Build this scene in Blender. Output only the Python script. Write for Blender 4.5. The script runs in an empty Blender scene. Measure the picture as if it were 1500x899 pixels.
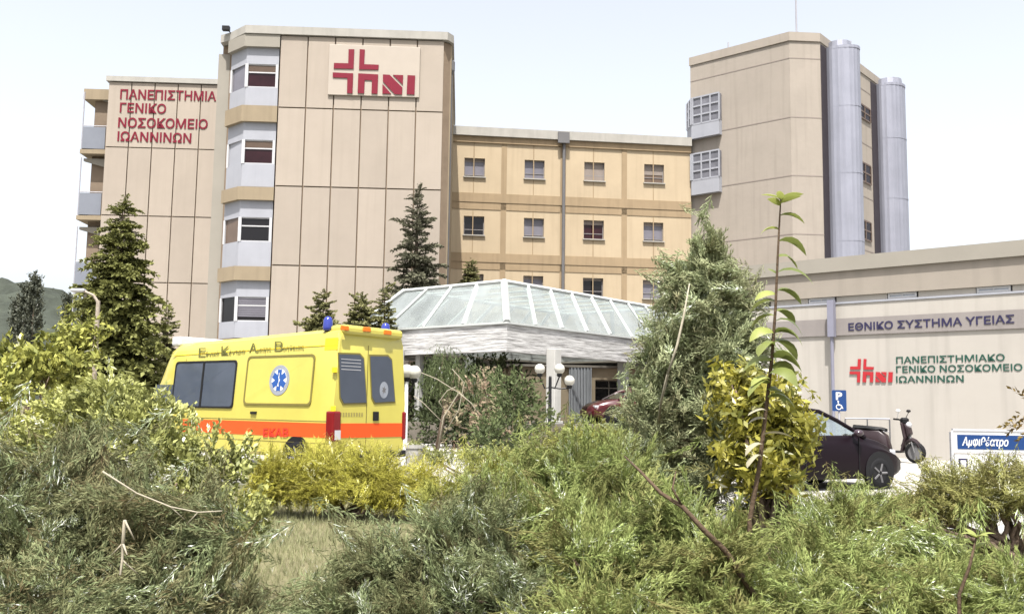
import bpy, math, random
import numpy as np
from mathutils import Vector, Matrix

# ------------------------------------------------------------------ camera, sky, sun, exposure
SC = bpy.context.scene
COL = SC.collection
EYE = np.array([0.0, 0.0, 1.30])
F_PX = 1385.0
PITCH = math.atan((598 - 449.5) / F_PX)
ROLL = 0.0144
_F = np.array([0, math.cos(PITCH), math.sin(PITCH)])
_U0 = np.array([0, -math.sin(PITCH), math.cos(PITCH)])
_R0 = np.array([1.0, 0, 0])
_R = math.cos(ROLL) * _R0 + math.sin(ROLL) * _U0
_U = -math.sin(ROLL) * _R0 + math.cos(ROLL) * _U0

cam_data = bpy.data.cameras.new('camera')
cam_data.sensor_width = 36
cam_data.lens = 36 * F_PX / 1500
cam_data.clip_start = 0.1
cam_data.clip_end = 6000
cam = bpy.data.objects.new('camera', cam_data)
COL.objects.link(cam)
m = Matrix.Identity(4)
for i in range(3):
    m[i][0] = _R[i]; m[i][1] = _U[i]; m[i][2] = -_F[i]; m[i][3] = EYE[i]
cam.matrix_world = m
SC.camera = cam

SUN_EL = math.radians(66)
SUN_AZ = math.radians(180 + 5)          # to-sun azimuth measured from +Y towards +X
world = bpy.data.worlds.new('World')
SC.world = world
world.use_nodes = True
wn = world.node_tree
wn.nodes.clear()
sky = wn.nodes.new('ShaderNodeTexSky')
sky.sky_type = 'NISHITA'
sky.sun_disc = False
sky.sun_elevation = SUN_EL
sky.sun_rotation = SUN_AZ
sky.air_density = 1.0
sky.dust_density = 4.0
sky.ozone_density = 1.2
hs = wn.nodes.new('ShaderNodeHueSaturation')
hs.inputs['Saturation'].default_value = 0.32
bg = wn.nodes.new('ShaderNodeBackground')
bg.inputs['Strength'].default_value = 0.125
wo = wn.nodes.new('ShaderNodeOutputWorld')
wn.links.new(sky.outputs[0], hs.inputs['Color'])
wn.links.new(hs.outputs[0], bg.inputs['Color'])
wn.links.new(bg.outputs[0], wo.inputs[0])

sun_d = bpy.data.lights.new('sun', 'SUN')
sun_d.energy = 4.5
sun_d.angle = math.radians(0.5)
sun_d.color = (1.0, 0.96, 0.90)
sun = bpy.data.objects.new('sun', sun_d)
COL.objects.link(sun)
sv = Vector((math.sin(SUN_AZ) * math.cos(SUN_EL), math.cos(SUN_AZ) * math.cos(SUN_EL), math.sin(SUN_EL)))
sun.rotation_euler = sv.to_track_quat('Z', 'Y').to_euler()
sun.location = sv * 60

SC.view_settings.view_transform = 'Standard'
SC.view_settings.look = 'None'
SC.view_settings.exposure = 1.4
SC.view_settings.gamma = 1
SC.view_settings.use_curve_mapping = False
SC.render.engine = 'CYCLES'
SC.cycles.max_bounces = 6
SC.cycles.transparent_max_bounces = 8

# ------------------------------------------------------------------ helpers
def ray(px, py):
    return _F * F_PX + _R * (px - 750) + _U * (449.5 - py)

def at(px, py, Y):
    d = ray(px, py)
    return EYE + d * (Y / d[1])

def ground_at(px, py, z=0.0):
    d = ray(px, py)
    return EYE + d * ((z - EYE[2]) / d[2])

class Frame:
    """A vertical facade: origin on the ground, local x along the facade, local y into it."""
    def __init__(s, o, yaw_deg):
        a = math.radians(yaw_deg)
        s.o = np.array([o[0], o[1], 0.0]); s.a = a
        s.u = np.array([math.cos(a), math.sin(a), 0]); s.v = np.array([-math.sin(a), math.cos(a), 0])
    def on(s, px, py, y=0.0):
        d = ray(px, py)
        p0 = s.o + s.v * y
        t = np.dot(p0 - EYE, s.v) / np.dot(d, s.v)
        p = EYE + d * t - s.o
        return float(np.dot(p, s.u)), float(p[2])
    def x(s, px, py, y=0.0): return s.on(px, py, y)[0]
    def z(s, px, py, y=0.0): return s.on(px, py, y)[1]

def tag(o, label=None, cat=None, group=None, kind=None):
    if label: o['label'] = label
    if cat: o['category'] = cat
    if group: o['group'] = group
    if kind: o['kind'] = kind
    return o

def thing(name, loc, yaw=0.0, label=None, cat=None, group=None):
    o = bpy.data.objects.new(name, None)
    COL.objects.link(o)
    o.empty_display_size = 0.3
    o.location = loc
    o.rotation_euler = (0, 0, yaw)
    return tag(o, label, cat, group)

class MB:
    def __init__(s): s.v = []; s.f = []; s.t = []
    def add(s, vs, fs, tint=0.5):
        n = len(s.v)
        s.v += [tuple(map(float, p)) for p in vs]
        for f in fs:
            s.f.append(tuple(n + i for i in f)); s.t.append(tint)
        return s
    def box(s, x0, x1, y0, y1, z0, z1, tint=0.5):
        vs = [(x0,y0,z0),(x1,y0,z0),(x1,y1,z0),(x0,y1,z0),(x0,y0,z1),(x1,y0,z1),(x1,y1,z1),(x0,y1,z1)]
        return s.add(vs, [(0,3,2,1),(4,5,6,7),(0,1,5,4),(1,2,6,5),(2,3,7,6),(3,0,4,7)], tint)
    def prism_z(s, poly, z0, z1, tint=0.5):
        n = len(poly)
        vs = [(p[0],p[1],z0) for p in poly] + [(p[0],p[1],z1) for p in poly]
        fs = [tuple(range(n-1,-1,-1)), tuple(range(n,2*n))] + [(i,(i+1)%n,n+(i+1)%n,n+i) for i in range(n)]
        return s.add(vs, fs, tint)
    def prism_y(s, poly, y0, y1, tint=0.5):           # poly in (x, z)
        n = len(poly)
        vs = [(p[0],y0,p[1]) for p in poly] + [(p[0],y1,p[1]) for p in poly]
        fs = [tuple(range(n)), tuple(range(2*n-1,n-1,-1))] + [(i,n+i,n+(i+1)%n,(i+1)%n) for i in range(n)]
        return s.add(vs, fs, tint)
    def tube(s, pts, r, n=8, cap=True, tint=0.5):
        pts = [np.array(p, float) for p in pts]
        rs = r if hasattr(r, '__len__') else [r]*len(pts)
        vs = []; fs = []
        prev = None
        for i, p in enumerate(pts):
            d = pts[min(i+1,len(pts)-1)] - pts[max(i-1,0)]
            d = d / (np.linalg.norm(d) + 1e-9)
            if prev is None:
                a = np.cross(d, [0,0,1]) if abs(d[2]) < 0.9 else np.cross(d, [1,0,0])
            else:
                a = prev - d*np.dot(prev, d)
            a = a/np.linalg.norm(a); prev = a
            b = np.cross(d, a)
            for k in range(n):
                t = 2*math.pi*k/n
                vs.append(p + rs[i]*(math.cos(t)*a + math.sin(t)*b))
        for i in range(len(pts)-1):
            for k in range(n):
                fs.append((i*n+k, i*n+(k+1)%n, (i+1)*n+(k+1)%n, (i+1)*n+k))
        if cap:
            fs.append(tuple(range(n-1,-1,-1))); fs.append(tuple(range((len(pts)-1)*n, len(pts)*n)))
        return s.add(vs, fs, tint)
    def lathe(s, prof, n=20, c=(0,0,0), tint=0.5):     # prof: (r, z)
        vs = []; fs = []
        for r, z in prof:
            for k in range(n):
                t = 2*math.pi*k/n
                vs.append((c[0]+r*math.cos(t), c[1]+r*math.sin(t), c[2]+z))
        for i in range(len(prof)-1):
            for k in range(n):
                fs.append((i*n+k, i*n+(k+1)%n, (i+1)*n+(k+1)%n, (i+1)*n+k))
        fs.append(tuple(range(n-1,-1,-1))); fs.append(tuple(range((len(prof)-1)*n, len(prof)*n)))
        return s.add(vs, fs, tint)
    def disc_y(s, c, r0, r1, y0, y1, n=28, tint=0.5):  # ring / disc with axis along y
        if r0 <= 0:
            return s.prism_y([(c[0]+r1*math.cos(2*math.pi*k/n), c[1]+r1*math.sin(2*math.pi*k/n)) for k in range(n)], y0, y1, tint)
        vs = []; fs = []
        for k in range(n):
            t = 2*math.pi*k/n
            for r, y in ((r0,y0),(r1,y0),(r1,y1),(r0,y1)):
                vs.append((c[0]+r*math.cos(t), y, c[1]+r*math.sin(t)))
        for k in range(n):
            a = 4*k; b = 4*((k+1)%n)
            for j in range(4): fs.append((a+j, b+j, b+(j+1)%4, a+(j+1)%4))
        return s.add(vs, fs, tint)
    def build(s, name, mat, parent=None, smooth=False, bevel=0.0):
        me = bpy.data.meshes.new(name)
        me.from_pydata(s.v, [], s.f)
        at_ = me.attributes.new('tint', 'FLOAT', 'FACE')
        at_.data.foreach_set('value', s.t)
        me.materials.append(mat)
        me.update()
        if smooth:
            me.polygons.foreach_set('use_smooth', [True]*len(me.polygons))
        o = bpy.data.objects.new(name, me)
        COL.objects.link(o)
        o.parent = parent
        if bevel:
            b = o.modifiers.new('bevel', 'BEVEL'); b.width = bevel; b.segments = 2; b.limit_method = 'ANGLE'; b.angle_limit = math.radians(40)
        return o

def rrect(x0, x1, z0, z1, r, n=4, shear=0.0):
    pts = []
    for cx, cz, a0 in ((x1-r,z1-r,0),(x0+r,z1-r,90),(x0+r,z0+r,180),(x1-r,z0+r,270)):
        for k in range(n+1):
            a = math.radians(a0 + 90*k/n)
            z = cz + r*math.sin(a)
            pts.append((cx + r*math.cos(a) + shear*(z-z0), z))
    return pts

def sphere_mesh(mb, c, r, n=16, m_=10, sz=1.0):
    prof = [(max(0.002, r*math.sin(math.pi*i/m_)), -r*sz*math.cos(math.pi*i/m_)) for i in range(m_+1)]
    return mb.lathe(prof, n, c)

def text_obj(name, body, mat, parent, x0, x1, z, cap, y, depth=0.03, bold=0.0, shear=0.0, z1=None, facing='-y'):
    """Raised lettering on a plane y = const of the parent, from x0 to x1, baseline z (z1 at the right end)."""
    cu = bpy.data.curves.new(name, 'FONT')
    cu.body = body
    cu.size = 1.0
    cu.offset = bold
    cu.shear = shear
    cu.resolution_u = 3
    o = bpy.data.objects.new(name, cu)
    COL.objects.link(o)
    dg = bpy.context.evaluated_depsgraph_get()
    me = bpy.data.meshes.new_from_object(o.evaluated_get(dg))
    bpy.data.objects.remove(o)
    n = len(me.vertices)
    co = np.empty(n*3); me.vertices.foreach_get('co', co); co = co.reshape(-1, 3)
    faces = [tuple(p.vertices) for p in me.polygons]
    bpy.data.meshes.remove(me)
    lo = co.min(0); hi = co.max(0)
    capu = 0.73
    X = x0 + (co[:,0]-lo[0])/(hi[0]-lo[0])*(x1-x0)
    Z = z + co[:,1]/capu*cap
    if z1 is not None: Z = Z + (X-x0)/(x1-x0)*(z1-z)
    # solid: front and back faces plus side walls along boundary edges
    from collections import Counter
    ec = Counter()
    for f in faces:
        for i in range(len(f)):
            ec[(f[i], f[(i+1)%len(f)])] += 1
    fs = [tuple(f) for f in faces]
    vs = [(a, y-depth, b) for a, b in zip(X, Z)] + [(a, y, b) for a, b in zip(X, Z)]
    for (a, b) in list(ec):
        if (b, a) not in ec: fs.append((b, a, a+n, b+n))
    mb = MB(); mb.add(vs, fs)
    return mb.build(name, mat, parent)

# ------------------------------------------------------------------ materials
MATS = {}
def nodes_of(name):
    mt = bpy.data.materials.new(name); mt.use_nodes = True
    nt = mt.node_tree; nt.nodes.clear()
    out = nt.nodes.new('ShaderNodeOutputMaterial')
    return mt, nt, out

def surf(name, col, rough=0.8, var=0.12, scale=1.5, metal=0.0, streak=0.0, dirt=None, dirt_amt=0.25, bump=0.0, bscale=30, spec=0.2, tintv=0.0, coat=0.0):
    """Painted / mineral surface: base colour, broad mottling, optional rain streaks and relief."""
    mt, nt, out = nodes_of(name)
    L = nt.links.new
    p = nt.nodes.new('ShaderNodeBsdfPrincipled')
    L(p.outputs[0], out.inputs[0])
    tc = nt.nodes.new('ShaderNodeTexCoord')
    nz = nt.nodes.new('ShaderNodeTexNoise'); nz.inputs['Scale'].default_value = scale; nz.inputs['Detail'].default_value = 6; nz.inputs['Roughness'].default_value = 0.65
    L(tc.outputs['Object'], nz.inputs['Vector'])
    mr = nt.nodes.new('ShaderNodeMapRange'); mr.inputs['From Min'].default_value = 0.3; mr.inputs['From Max'].default_value = 0.7
    mr.inputs['To Min'].default_value = 1-var; mr.inputs['To Max'].default_value = 1+var
    L(nz.outputs['Fac'], mr.inputs['Value'])
    mul = nt.nodes.new('ShaderNodeMix'); mul.data_type = 'RGBA'; mul.blend_type = 'MULTIPLY'; mul.inputs['Factor'].default_value = 1
    mul.inputs['A'].default_value = (*col, 1)
    comb = nt.nodes.new('ShaderNodeCombineColor')
    for k in range(3): L(mr.outputs[0], comb.inputs[k])
    L(comb.outputs[0], mul.inputs['B'])
    c = mul.outputs['Result']
    if tintv:
        an = nt.nodes.new('ShaderNodeAttribute'); an.attribute_name = 'tint'
        m2 = nt.nodes.new('ShaderNodeMapRange'); m2.inputs['To Min'].default_value = 1-tintv; m2.inputs['To Max'].default_value = 1+tintv
        L(an.outputs['Fac'], m2.inputs['Value'])
        cb = nt.nodes.new('ShaderNodeCombineColor')
        for k in range(3): L(m2.outputs[0], cb.inputs[k])
        mm = nt.nodes.new('ShaderNodeMix'); mm.data_type = 'RGBA'; mm.blend_type = 'MULTIPLY'; mm.inputs['Factor'].default_value = 1
        L(c, mm.inputs['A']); L(cb.outputs[0], mm.inputs['B']); c = mm.outputs['Result']
    if streak:
        mp = nt.nodes.new('ShaderNodeMapping'); mp.inputs['Scale'].default_value = (2.2, 2.2, 0.12)
        L(tc.outputs['Object'], mp.inputs['Vector'])
        n2 = nt.nodes.new('ShaderNodeTexNoise'); n2.inputs['Scale'].default_value = 1.6; n2.inputs['Detail'].default_value = 5
        L(mp.outputs[0], n2.inputs['Vector'])
        r2 = nt.nodes.new('ShaderNodeMapRange'); r2.inputs['From Min'].default_value = 0.5; r2.inputs['From Max'].default_value = 0.72
        r2.inputs['To Min'].default_value = 0; r2.inputs['To Max'].default_value = streak
        L(n2.outputs['Fac'], r2.inputs['Value'])
        mx = nt.nodes.new('ShaderNodeMix'); mx.data_type = 'RGBA'
        d = dirt or tuple(x*0.55 for x in col)
        mx.inputs['B'].default_value = (*d, 1)
        L(c, mx.inputs['A']); L(r2.outputs[0], mx.inputs['Factor']); c = mx.outputs['Result']
    L(c, p.inputs['Base Color'])
    p.inputs['Roughness'].default_value = rough
    p.inputs['Metallic'].default_value = metal
    p.inputs['Specular IOR Level'].default_value = spec
    p.inputs['Coat Weight'].default_value = coat
    p.inputs['Coat Roughness'].default_value = 0.08
    if bump:
        nb = nt.nodes.new('ShaderNodeTexNoise'); nb.inputs['Scale'].default_value = bscale; nb.inputs['Detail'].default_value = 4
        L(tc.outputs['Object'], nb.inputs['Vector'])
        bp = nt.nodes.new('ShaderNodeBump'); bp.inputs['Strength'].default_value = bump; bp.inputs['Distance'].default_value = 0.02
        L(nb.outputs['Fac'], bp.inputs['Height']); L(bp.outputs[0], p.inputs['Normal'])
    MATS[name] = mt
    return mt

def leafmat(name, cols, tipcol, tipamt=0.5, trans=0.18, rough=0.6, spec=0.12):
    """Foliage: colour picked per shoot from a ramp, new growth and painted highlights at the tips, a little light through the leaf."""
    mt, nt, out = nodes_of(name)
    L = nt.links.new
    a = nt.nodes.new('ShaderNodeAttribute'); a.attribute_name = 'tint'
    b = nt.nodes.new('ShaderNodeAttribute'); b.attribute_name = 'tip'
    rp = nt.nodes.new('ShaderNodeValToRGB')
    el = rp.color_ramp.elements
    for i, c in enumerate(cols):
        pos = i/(len(cols)-1)
        e = el[0] if i == 0 else (el[1] if i == len(cols)-1 else el.new(pos))
        e.position = pos; e.color = (*c, 1)
    L(a.outputs['Fac'], rp.inputs['Fac'])
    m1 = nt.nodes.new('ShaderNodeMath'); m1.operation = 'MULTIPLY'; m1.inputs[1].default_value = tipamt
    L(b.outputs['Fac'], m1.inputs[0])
    mx = nt.nodes.new('ShaderNodeMix'); mx.data_type = 'RGBA'; mx.inputs['B'].default_value = (*tipcol, 1)  # tip colour: new growth, with bright highlights painted in
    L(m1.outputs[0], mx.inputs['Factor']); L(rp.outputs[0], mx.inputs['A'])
    p = nt.nodes.new('ShaderNodeBsdfPrincipled'); p.inputs['Roughness'].default_value = rough; p.inputs['Specular IOR Level'].default_value = spec
    L(mx.outputs['Result'], p.inputs['Base Color'])
    t = nt.nodes.new('ShaderNodeBsdfTranslucent'); L(mx.outputs['Result'], t.inputs['Color'])
    ms = nt.nodes.new('ShaderNodeMixShader'); ms.inputs[0].default_value = trans
    L(p.outputs[0], ms.inputs[1]); L(t.outputs[0], ms.inputs[2]); L(ms.outputs[0], out.inputs[0])
    MATS[name] = mt
    return mt

def glassmat(name, col, rough=0.06, spec=0.8, var=0.0):
    return surf(name, col, rough=rough, var=var, spec=spec*.35)

M_panel = surf('cream_panel', (0.259,0.223,0.187), .85, .05, 0.6, streak=.34, dirt=(.22,.19,.155), tintv=.055)
M_panel_dark = surf('panel_joint', (.16,.12,.085), .9)
M_cap = surf('parapet_cap', (0.259,0.247,0.224), .8, .08, streak=.2)
M_band = surf('ochre_band', (0.202,0.163,0.111), .85, .08, .8, streak=.25)
M_wing = surf('wing_render', (0.314,0.253,0.173), .88, .07, .5, streak=.3, dirt=(.22,.17,.11))
M_wing_band = surf('wing_band', (0.223,0.167,0.104), .88, .08, .8, streak=.3)
M_white = surf('white_panel', (0.241,0.247,0.273), .6, .05, 1.2, streak=.12)
M_con = surf('aged_concrete', (0.245,0.216,0.185), .9, .07, .4, streak=.3, dirt=(.16,.14,.115), bump=.3, bscale=4)
M_low = surf('pale_render', (0.301,0.281,0.254), .85, .05, .5, streak=.26)
M_lowband = surf('greige_band', (0.184,0.167,0.159), .85, .07, .8, streak=.2)
M_lowroof = surf('roof_fascia', (0.218,0.193,0.164), .85, .06, .6, streak=.2)
M_lowcap = surf('roof_edge', (0.205,0.190,0.163), .8, .06, .6)
M_red = surf('sign_red', (0.126,0.004,0.016), .55, .04)
M_red2 = surf('wall_sign_red', (0.288,0.018,0.023), .55, .04)
M_navy = surf('sign_navy', (.022,.02,.055), .55, .05)
M_green = surf('sign_green', (.014,.058,.042), .55, .05)
M_signpanel = surf('sign_panel', (0.291,0.255,0.217), .6, .03)
M_glass = glassmat('window_glass', (.006,.005,.006))
M_glassgrey = glassmat('curtained_glass', (.125,.12,.14), .12, .6, .1)
M_glassbrown = glassmat('shuttered_glass', (.10,.072,.055), .2, .5, .1)
M_glassred = glassmat('red_curtain_glass', (.02,.006,.008), .12, .6, .3)
M_sky_glass = glassmat('clerestory_glass', (.42,.46,.54), .1, .7, .05)
M_alu = surf('aluminium', (.42,.42,.44), .4, .05, metal=.4)
M_frame = surf('window_frame', (.36,.36,.37), .5, .04)
M_framed = surf('dark_frame', (.20,.17,.15), .5, .05)
M_duct = surf('duct_metal', (0.224,0.229,0.268), .45, .08, .7, metal=.35, streak=.25)
M_grey = surf('grey_pipe', (.10,.098,.10), .6, .08)
M_pipe_l = surf('light_pipe', (.27,.265,.29), .5, .06)
M_bal = surf('balcony_panel', (.14,.15,.175), .4, .05)
M_balwall = surf('balcony_wall', (.15,.115,.085), .9, .08)
M_dark = surf('black_plastic', (.008,.008,.009), .5, .1)
M_asphalt = surf('pale_paving', (.27,.26,.24), .95, .1, .9, bump=.3, bscale=40)
M_kerb = surf('kerb_stone', (.24,.235,.22), .9, .1, 3)
M_earth = surf('lawn_soil', (.115,.105,.058), .95, .25, 1.3, bump=.6, bscale=14)
M_bark = surf('bark', (.13,.095,.07), .95, .25, 14, bump=.6, bscale=40)
M_barkgrey = surf('grey_bark', (.27,.23,.19), .95, .2, 18, bump=.5, bscale=40)
M_dead = surf('dead_wood', (.24,.215,.165), .9, .2, 20)
M_red_bark = surf('red_brown_bark', (.065,.044,.028), .9, .2, 18, bump=.4, bscale=60)
M_whitep = surf('white_paint', (.5,.5,.5), .45, .03)

def tex_stone():
    mt, nt, out = nodes_of('split_stone')
    L = nt.links.new
    p = nt.nodes.new('ShaderNodeBsdfPrincipled'); p.inputs['Roughness'].default_value = .9
    L(p.outputs[0], out.inputs[0])
    tc = nt.nodes.new('ShaderNodeTexCoord')
    mp = nt.nodes.new('ShaderNodeMapping'); mp.inputs['Scale'].default_value = (.5, .5, 7.5)
    L(tc.outputs['Object'], mp.inputs['Vector'])
    nz = nt.nodes.new('ShaderNodeTexNoise'); nz.inputs['Scale'].default_value = 1.7; nz.inputs['Detail'].default_value = 6; nz.inputs['Roughness'].default_value = .7
    L(mp.outputs[0], nz.inputs['Vector'])
    rp = nt.nodes.new('ShaderNodeValToRGB')
    rp.color_ramp.elements[0].position = .36; rp.color_ramp.elements[0].color = (.15,.145,.14,1)
    rp.color_ramp.elements[1].position = .60; rp.color_ramp.elements[1].color = (.46,.455,.45,1)
    L(nz.outputs['Fac'], rp.inputs[0]); L(rp.outputs[0], p.inputs['Base Color'])
    bp = nt.nodes.new('ShaderNodeBump'); bp.inputs['Strength'].default_value = .7; bp.inputs['Distance'].default_value = .05
    L(nz.outputs['Fac'], bp.inputs['Height']); L(bp.outputs[0], p.inputs['Normal'])
    return mt
M_stone = tex_stone()

def tex_roofglass():
    mt, nt, out = nodes_of('canopy_glass')
    L = nt.links.new
    p = nt.nodes.new('ShaderNodeBsdfPrincipled'); p.inputs['Base Color'].default_value = (.27,.295,.295,1); p.inputs['Roughness'].default_value = .12; p.inputs['Specular IOR Level'].default_value = .8
    t = nt.nodes.new('ShaderNodeBsdfTransparent'); t.inputs['Color'].default_value = (.86,.94,.91,1)
    nz = nt.nodes.new('ShaderNodeTexNoise'); nz.inputs['Scale'].default_value = .8; nz.inputs['Detail'].default_value = 4
    tc = nt.nodes.new('ShaderNodeTexCoord'); L(tc.outputs['Object'], nz.inputs['Vector'])
    mr = nt.nodes.new('ShaderNodeMapRange'); mr.inputs['From Min'].default_value = .3; mr.inputs['From Max'].default_value = .7; mr.inputs['To Min'].default_value = .42; mr.inputs['To Max'].default_value = .7
    L(nz.outputs['Fac'], mr.inputs['Value'])
    ms = nt.nodes.new('ShaderNodeMixShader'); L(mr.outputs[0], ms.inputs[0])
    L(t.outputs[0], ms.inputs[1]); L(p.outputs[0], ms.inputs[2]); L(ms.outputs[0], out.inputs[0])
    return mt
M_roofglass = tex_roofglass()

# ------------------------------------------------------------------ the ground
def flat(name, poly, z, mat):
    mb = MB(); mb.add([(x, y, z) for x, y in poly], [tuple(range(len(poly)))])
    return tag(mb.build(name, mat), kind='structure')
flat('ground', [(-2500,-40),(2500,-40),(2500,3000),(-2500,3000)], -0.02, M_earth)
EDGE = [(-40,19.5),(-9,17.0),(-4.1,15.6),(-2.2,15.0),(1.0,13.2),(3.2,11.0),(5.0,9.9),(9,9.0),(40,8.0)]
flat('road', EDGE + [(70,8),(70,75),(-70,75),(-70,20)], 0.0, M_asphalt)
mb = MB()
for (a, b) in zip(EDGE[:-1], EDGE[1:]):
    a = np.array(a); b = np.array(b); d = (b-a)/np.linalg.norm(b-a); n = np.array([-d[1], d[0]])*0.07
    mb.prism_z([a-n, b-n, b+n, a+n], -0.01, 0.12)
tag(mb.build('kerb', M_kerb, bevel=.015), kind='structure')

# raised forecourt under the canopy
CC = np.array([-0.17, 33.0]); CL = np.array([-.77, .64]); CR = np.array([.64, .77])
def cpt(l, r): return CC + CL*l + CR*r
M_terrace = surf('terrace_stone', (.13,.115,.095), .9, .2, 2)
mb = MB(); mb.prism_z([cpt(-.7,-.6), cpt(-.7,14), cpt(7.8,14), cpt(7.8,-.6)], 0.0, 0.75)
tag(mb.build('forecourt_terrace', M_terrace), kind='structure')

# ------------------------------------------------------------------ hill far away
rng = np.random.default_rng(5)
nx, ny = 260, 60
hx = np.linspace(-1500, 500, nx); hy = np.linspace(700, 1500, ny)
HX, HY = np.meshgrid(hx, hy)
prof_px = np.array([-200, 0, 25, 60, 100, 140, 300, 600, 1500]); prof_py = np.array([400, 404, 408, 414, 424, 432, 470, 520, 560])
ang = HX/HY
ppx = 750 + ang*F_PX
top = 1.3 + (572 - np.interp(ppx, prof_px, prof_py))/F_PX*1150
s = np.clip((HY-700)/450, 0, 1)
HZ = top*np.sin(s*math.pi/2)**0.9
HZ += rng.normal(0, 2.6, HZ.shape)*(s > .05) + rng.normal(0, 1.4, HZ.shape)
HZ[0] = -2
vs = np.stack([HX, HY, HZ], -1).reshape(-1, 3)
fs = [(j*nx+i, j*nx+i+1, (j+1)*nx+i+1, (j+1)*nx+i) for j in range(ny-1) for i in range(nx-1)]
M_hill = surf('hill_scrub', (0.030,0.035,0.027), .95, .45, .035)
mb = MB(); mb.add(vs, fs)
tag(mb.build('hill', M_hill, smooth=True), kind='structure')

# ------------------------------------------------------------------ hospital buildings
def wall_holes(mb, x0, x1, z0, z1, holes, y=0.0, reveal=0.25):
    xs = sorted({x0, x1, *[h[0] for h in holes], *[h[1] for h in holes]})
    zs = sorted({z0, z1, *[h[2] for h in holes], *[h[3] for h in holes]})
    for i in range(len(xs)-1):
        for j in range(len(zs)-1):
            cx = (xs[i]+xs[i+1])/2; cz = (zs[j]+zs[j+1])/2
            if any(h[0] < cx < h[1] and h[2] < cz < h[3] for h in holes): continue
            mb.add([(xs[i],y,zs[j]),(xs[i+1],y,zs[j]),(xs[i+1],y,zs[j+1]),(xs[i],y,zs[j+1])], [(0,1,2,3)])
    for a, b, c, d in holes:
        for p, q in (((a,c),(b,c)),((b,c),(b,d)),((b,d),(a,d)),((a,d),(a,c))):
            mb.add([(p[0],y,p[1]),(p[0],y+reveal,p[1]),(q[0],y+reveal,q[1]),(q[0],y,q[1])], [(0,1,2,3)])
    return mb

def window(parent, x0, x1, z0, z1, y, pane_mat, frame_mat=None, bars_x=(), bars_z=(0.5,), w=0.06, blind=None, sill=False):
    fm = frame_mat or M_frame
    mb = MB()
    mb.box(x0, x0+w, y-.03, y+.04, z0, z1); mb.box(x1-w, x1, y-.03, y+.04, z0, z1)
    mb.box(x0+w, x1-w, y-.028, y+.04, z0, z0+w); mb.box(x0+w, x1-w, y-.028, y+.04, z1-w, z1)
    for b in bars_x:
        c = x0+(x1-x0)*b; mb.box(c-w*.4, c+w*.4, y-.024, y+.03, z0+w, z1-w)
    for b in bars_z:
        c = z0+(z1-z0)*b; mb.box(x0+w, x1-w, y-.02, y+.03, c-w*.4, c+w*.4)
    o = mb.build('window', fm, parent)
    mp = MB(); mp.add([(x0+w*.5,y+.01,z0+w*.5),(x1-w*.5,y+.01,z0+w*.5),(x1-w*.5,y+.01,z1-w*.5),(x0+w*.5,y+.01,z1-w*.5)], [(0,1,2,3)])
    mp.build('pane', pane_mat, o)
    if blind:
        frac, bm = blind
        n = max(3, int((z1-z0)*frac/.07))
        mq = MB()
        for k in range(n):
            zt = z1-w-(z1-z0-2*w)*frac*k/n; zb = z1-w-(z1-z0-2*w)*frac*(k+1)/n
            mq.box(x0+w, x1-w, y-.016, y-.004, zb+.008, zt)
        mq.build('blind', bm, o)
    if sill:
        ms = MB(); ms.box(x0-.06, x1+.06, y-.32, y-.035, z0-.07, z0-.005); ms.build('sill', M_cap, o)
    return o

def panels(mb, xs, zs, y, gap=.05, t=.10, rng_=random.Random(3)):
    for i in range(len(xs)-1):
        for j in range(len(zs)-1):
            mb.box(xs[i]+gap/2, xs[i+1]-gap/2, y-t, y+rng_.uniform(0,.01), zs[j]+gap/2, zs[j+1]-gap/2, rng_.random())

LOGO = [[(415,198),(446,198),(442,305),(333,303),(335,273),(413,275)],
        [(476,198),(504,200),(500,280),(580,283),(578,310),(472,308)],
        [(328,325),(440,330),(436,440),(406,438),(408,355),(328,352)],
        [(468,330),(577,336),(573,442),(540,440),(543,368),(503,366),(500,440),(464,438)],
        [(603,336),(640,338),(710,408),(708,446),(668,444),(603,374)],
        [(658,338),(714,340),(712,392)],
        [(601,388),(648,442),(600,441)],
        [(738,340),(780,342),(776,446),(733,444)]]

# --- tall block with the emblem
FT = Frame(at(536, 560, 45), 3.0)
tower = thing('hospital_tower', FT.o, FT.a, 'tall cream panelled hospital block with the red emblem and white bay windows', 'building')
xl = FT.x(411.5, 50); xr = FT.x(651.5, 55)
ztop = FT.z(530, 44)
W6 = (xr-xl)/6
xs = [xl+W6*i for i in range(7)]
zj = [FT.z(531, y) for y in (161, 275.5, 391)]
st = zj[0]-zj[1]
zs = [0.0] + [z for z in (zj[2]-st, zj[2], zj[1], zj[0])] + [ztop-.42]
body = MB()
xb = FT.x(357.5, 110)              # front corner of the bay
xc = FT.x(357.5, 110); CH = 1.05   # chamfer length both ways
body.prism_z([(xl,.10),(xr,.10),(xr+.35,.45),(xr+.35,14),(xc-CH-.45,14),(xc-CH-.45,1.7),(xc-CH+.15,CH+.45),(xc+.1,.45),(xl,.45)], 0, ztop-.45)
body.build('wall', M_panel_dark, tower)
mb = MB(); panels(mb, xs, zs, .10, gap=.065); mb.build('panel_facade', M_panel, tower)
mb = MB(); mb.prism_z([(xr+.004,.2),(xr+.36,.44),(xr+.36,14),(xr+.004,14)], 0, ztop-.5); mb.build('corner_pier', M_band, tower)
mb = MB(); mb.box(xc-CH-.62, xc-CH-.05, 1.55, 14, 0, ztop-.9); mb.build('side_pier', M_lowcap, tower)
cap = MB(); cap.prism_z([(xl-.1,-.12),(xr+.15,-.12),(xr+.45,.35),(xr+.45,14.1),(xc-CH-.5,14.1),(xc-CH-.5,1.3),(xc-CH+.05,CH-.1),(xc,-.12)], ztop-.40, ztop)
cap.build('parapet', M_cap, tower)

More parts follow.
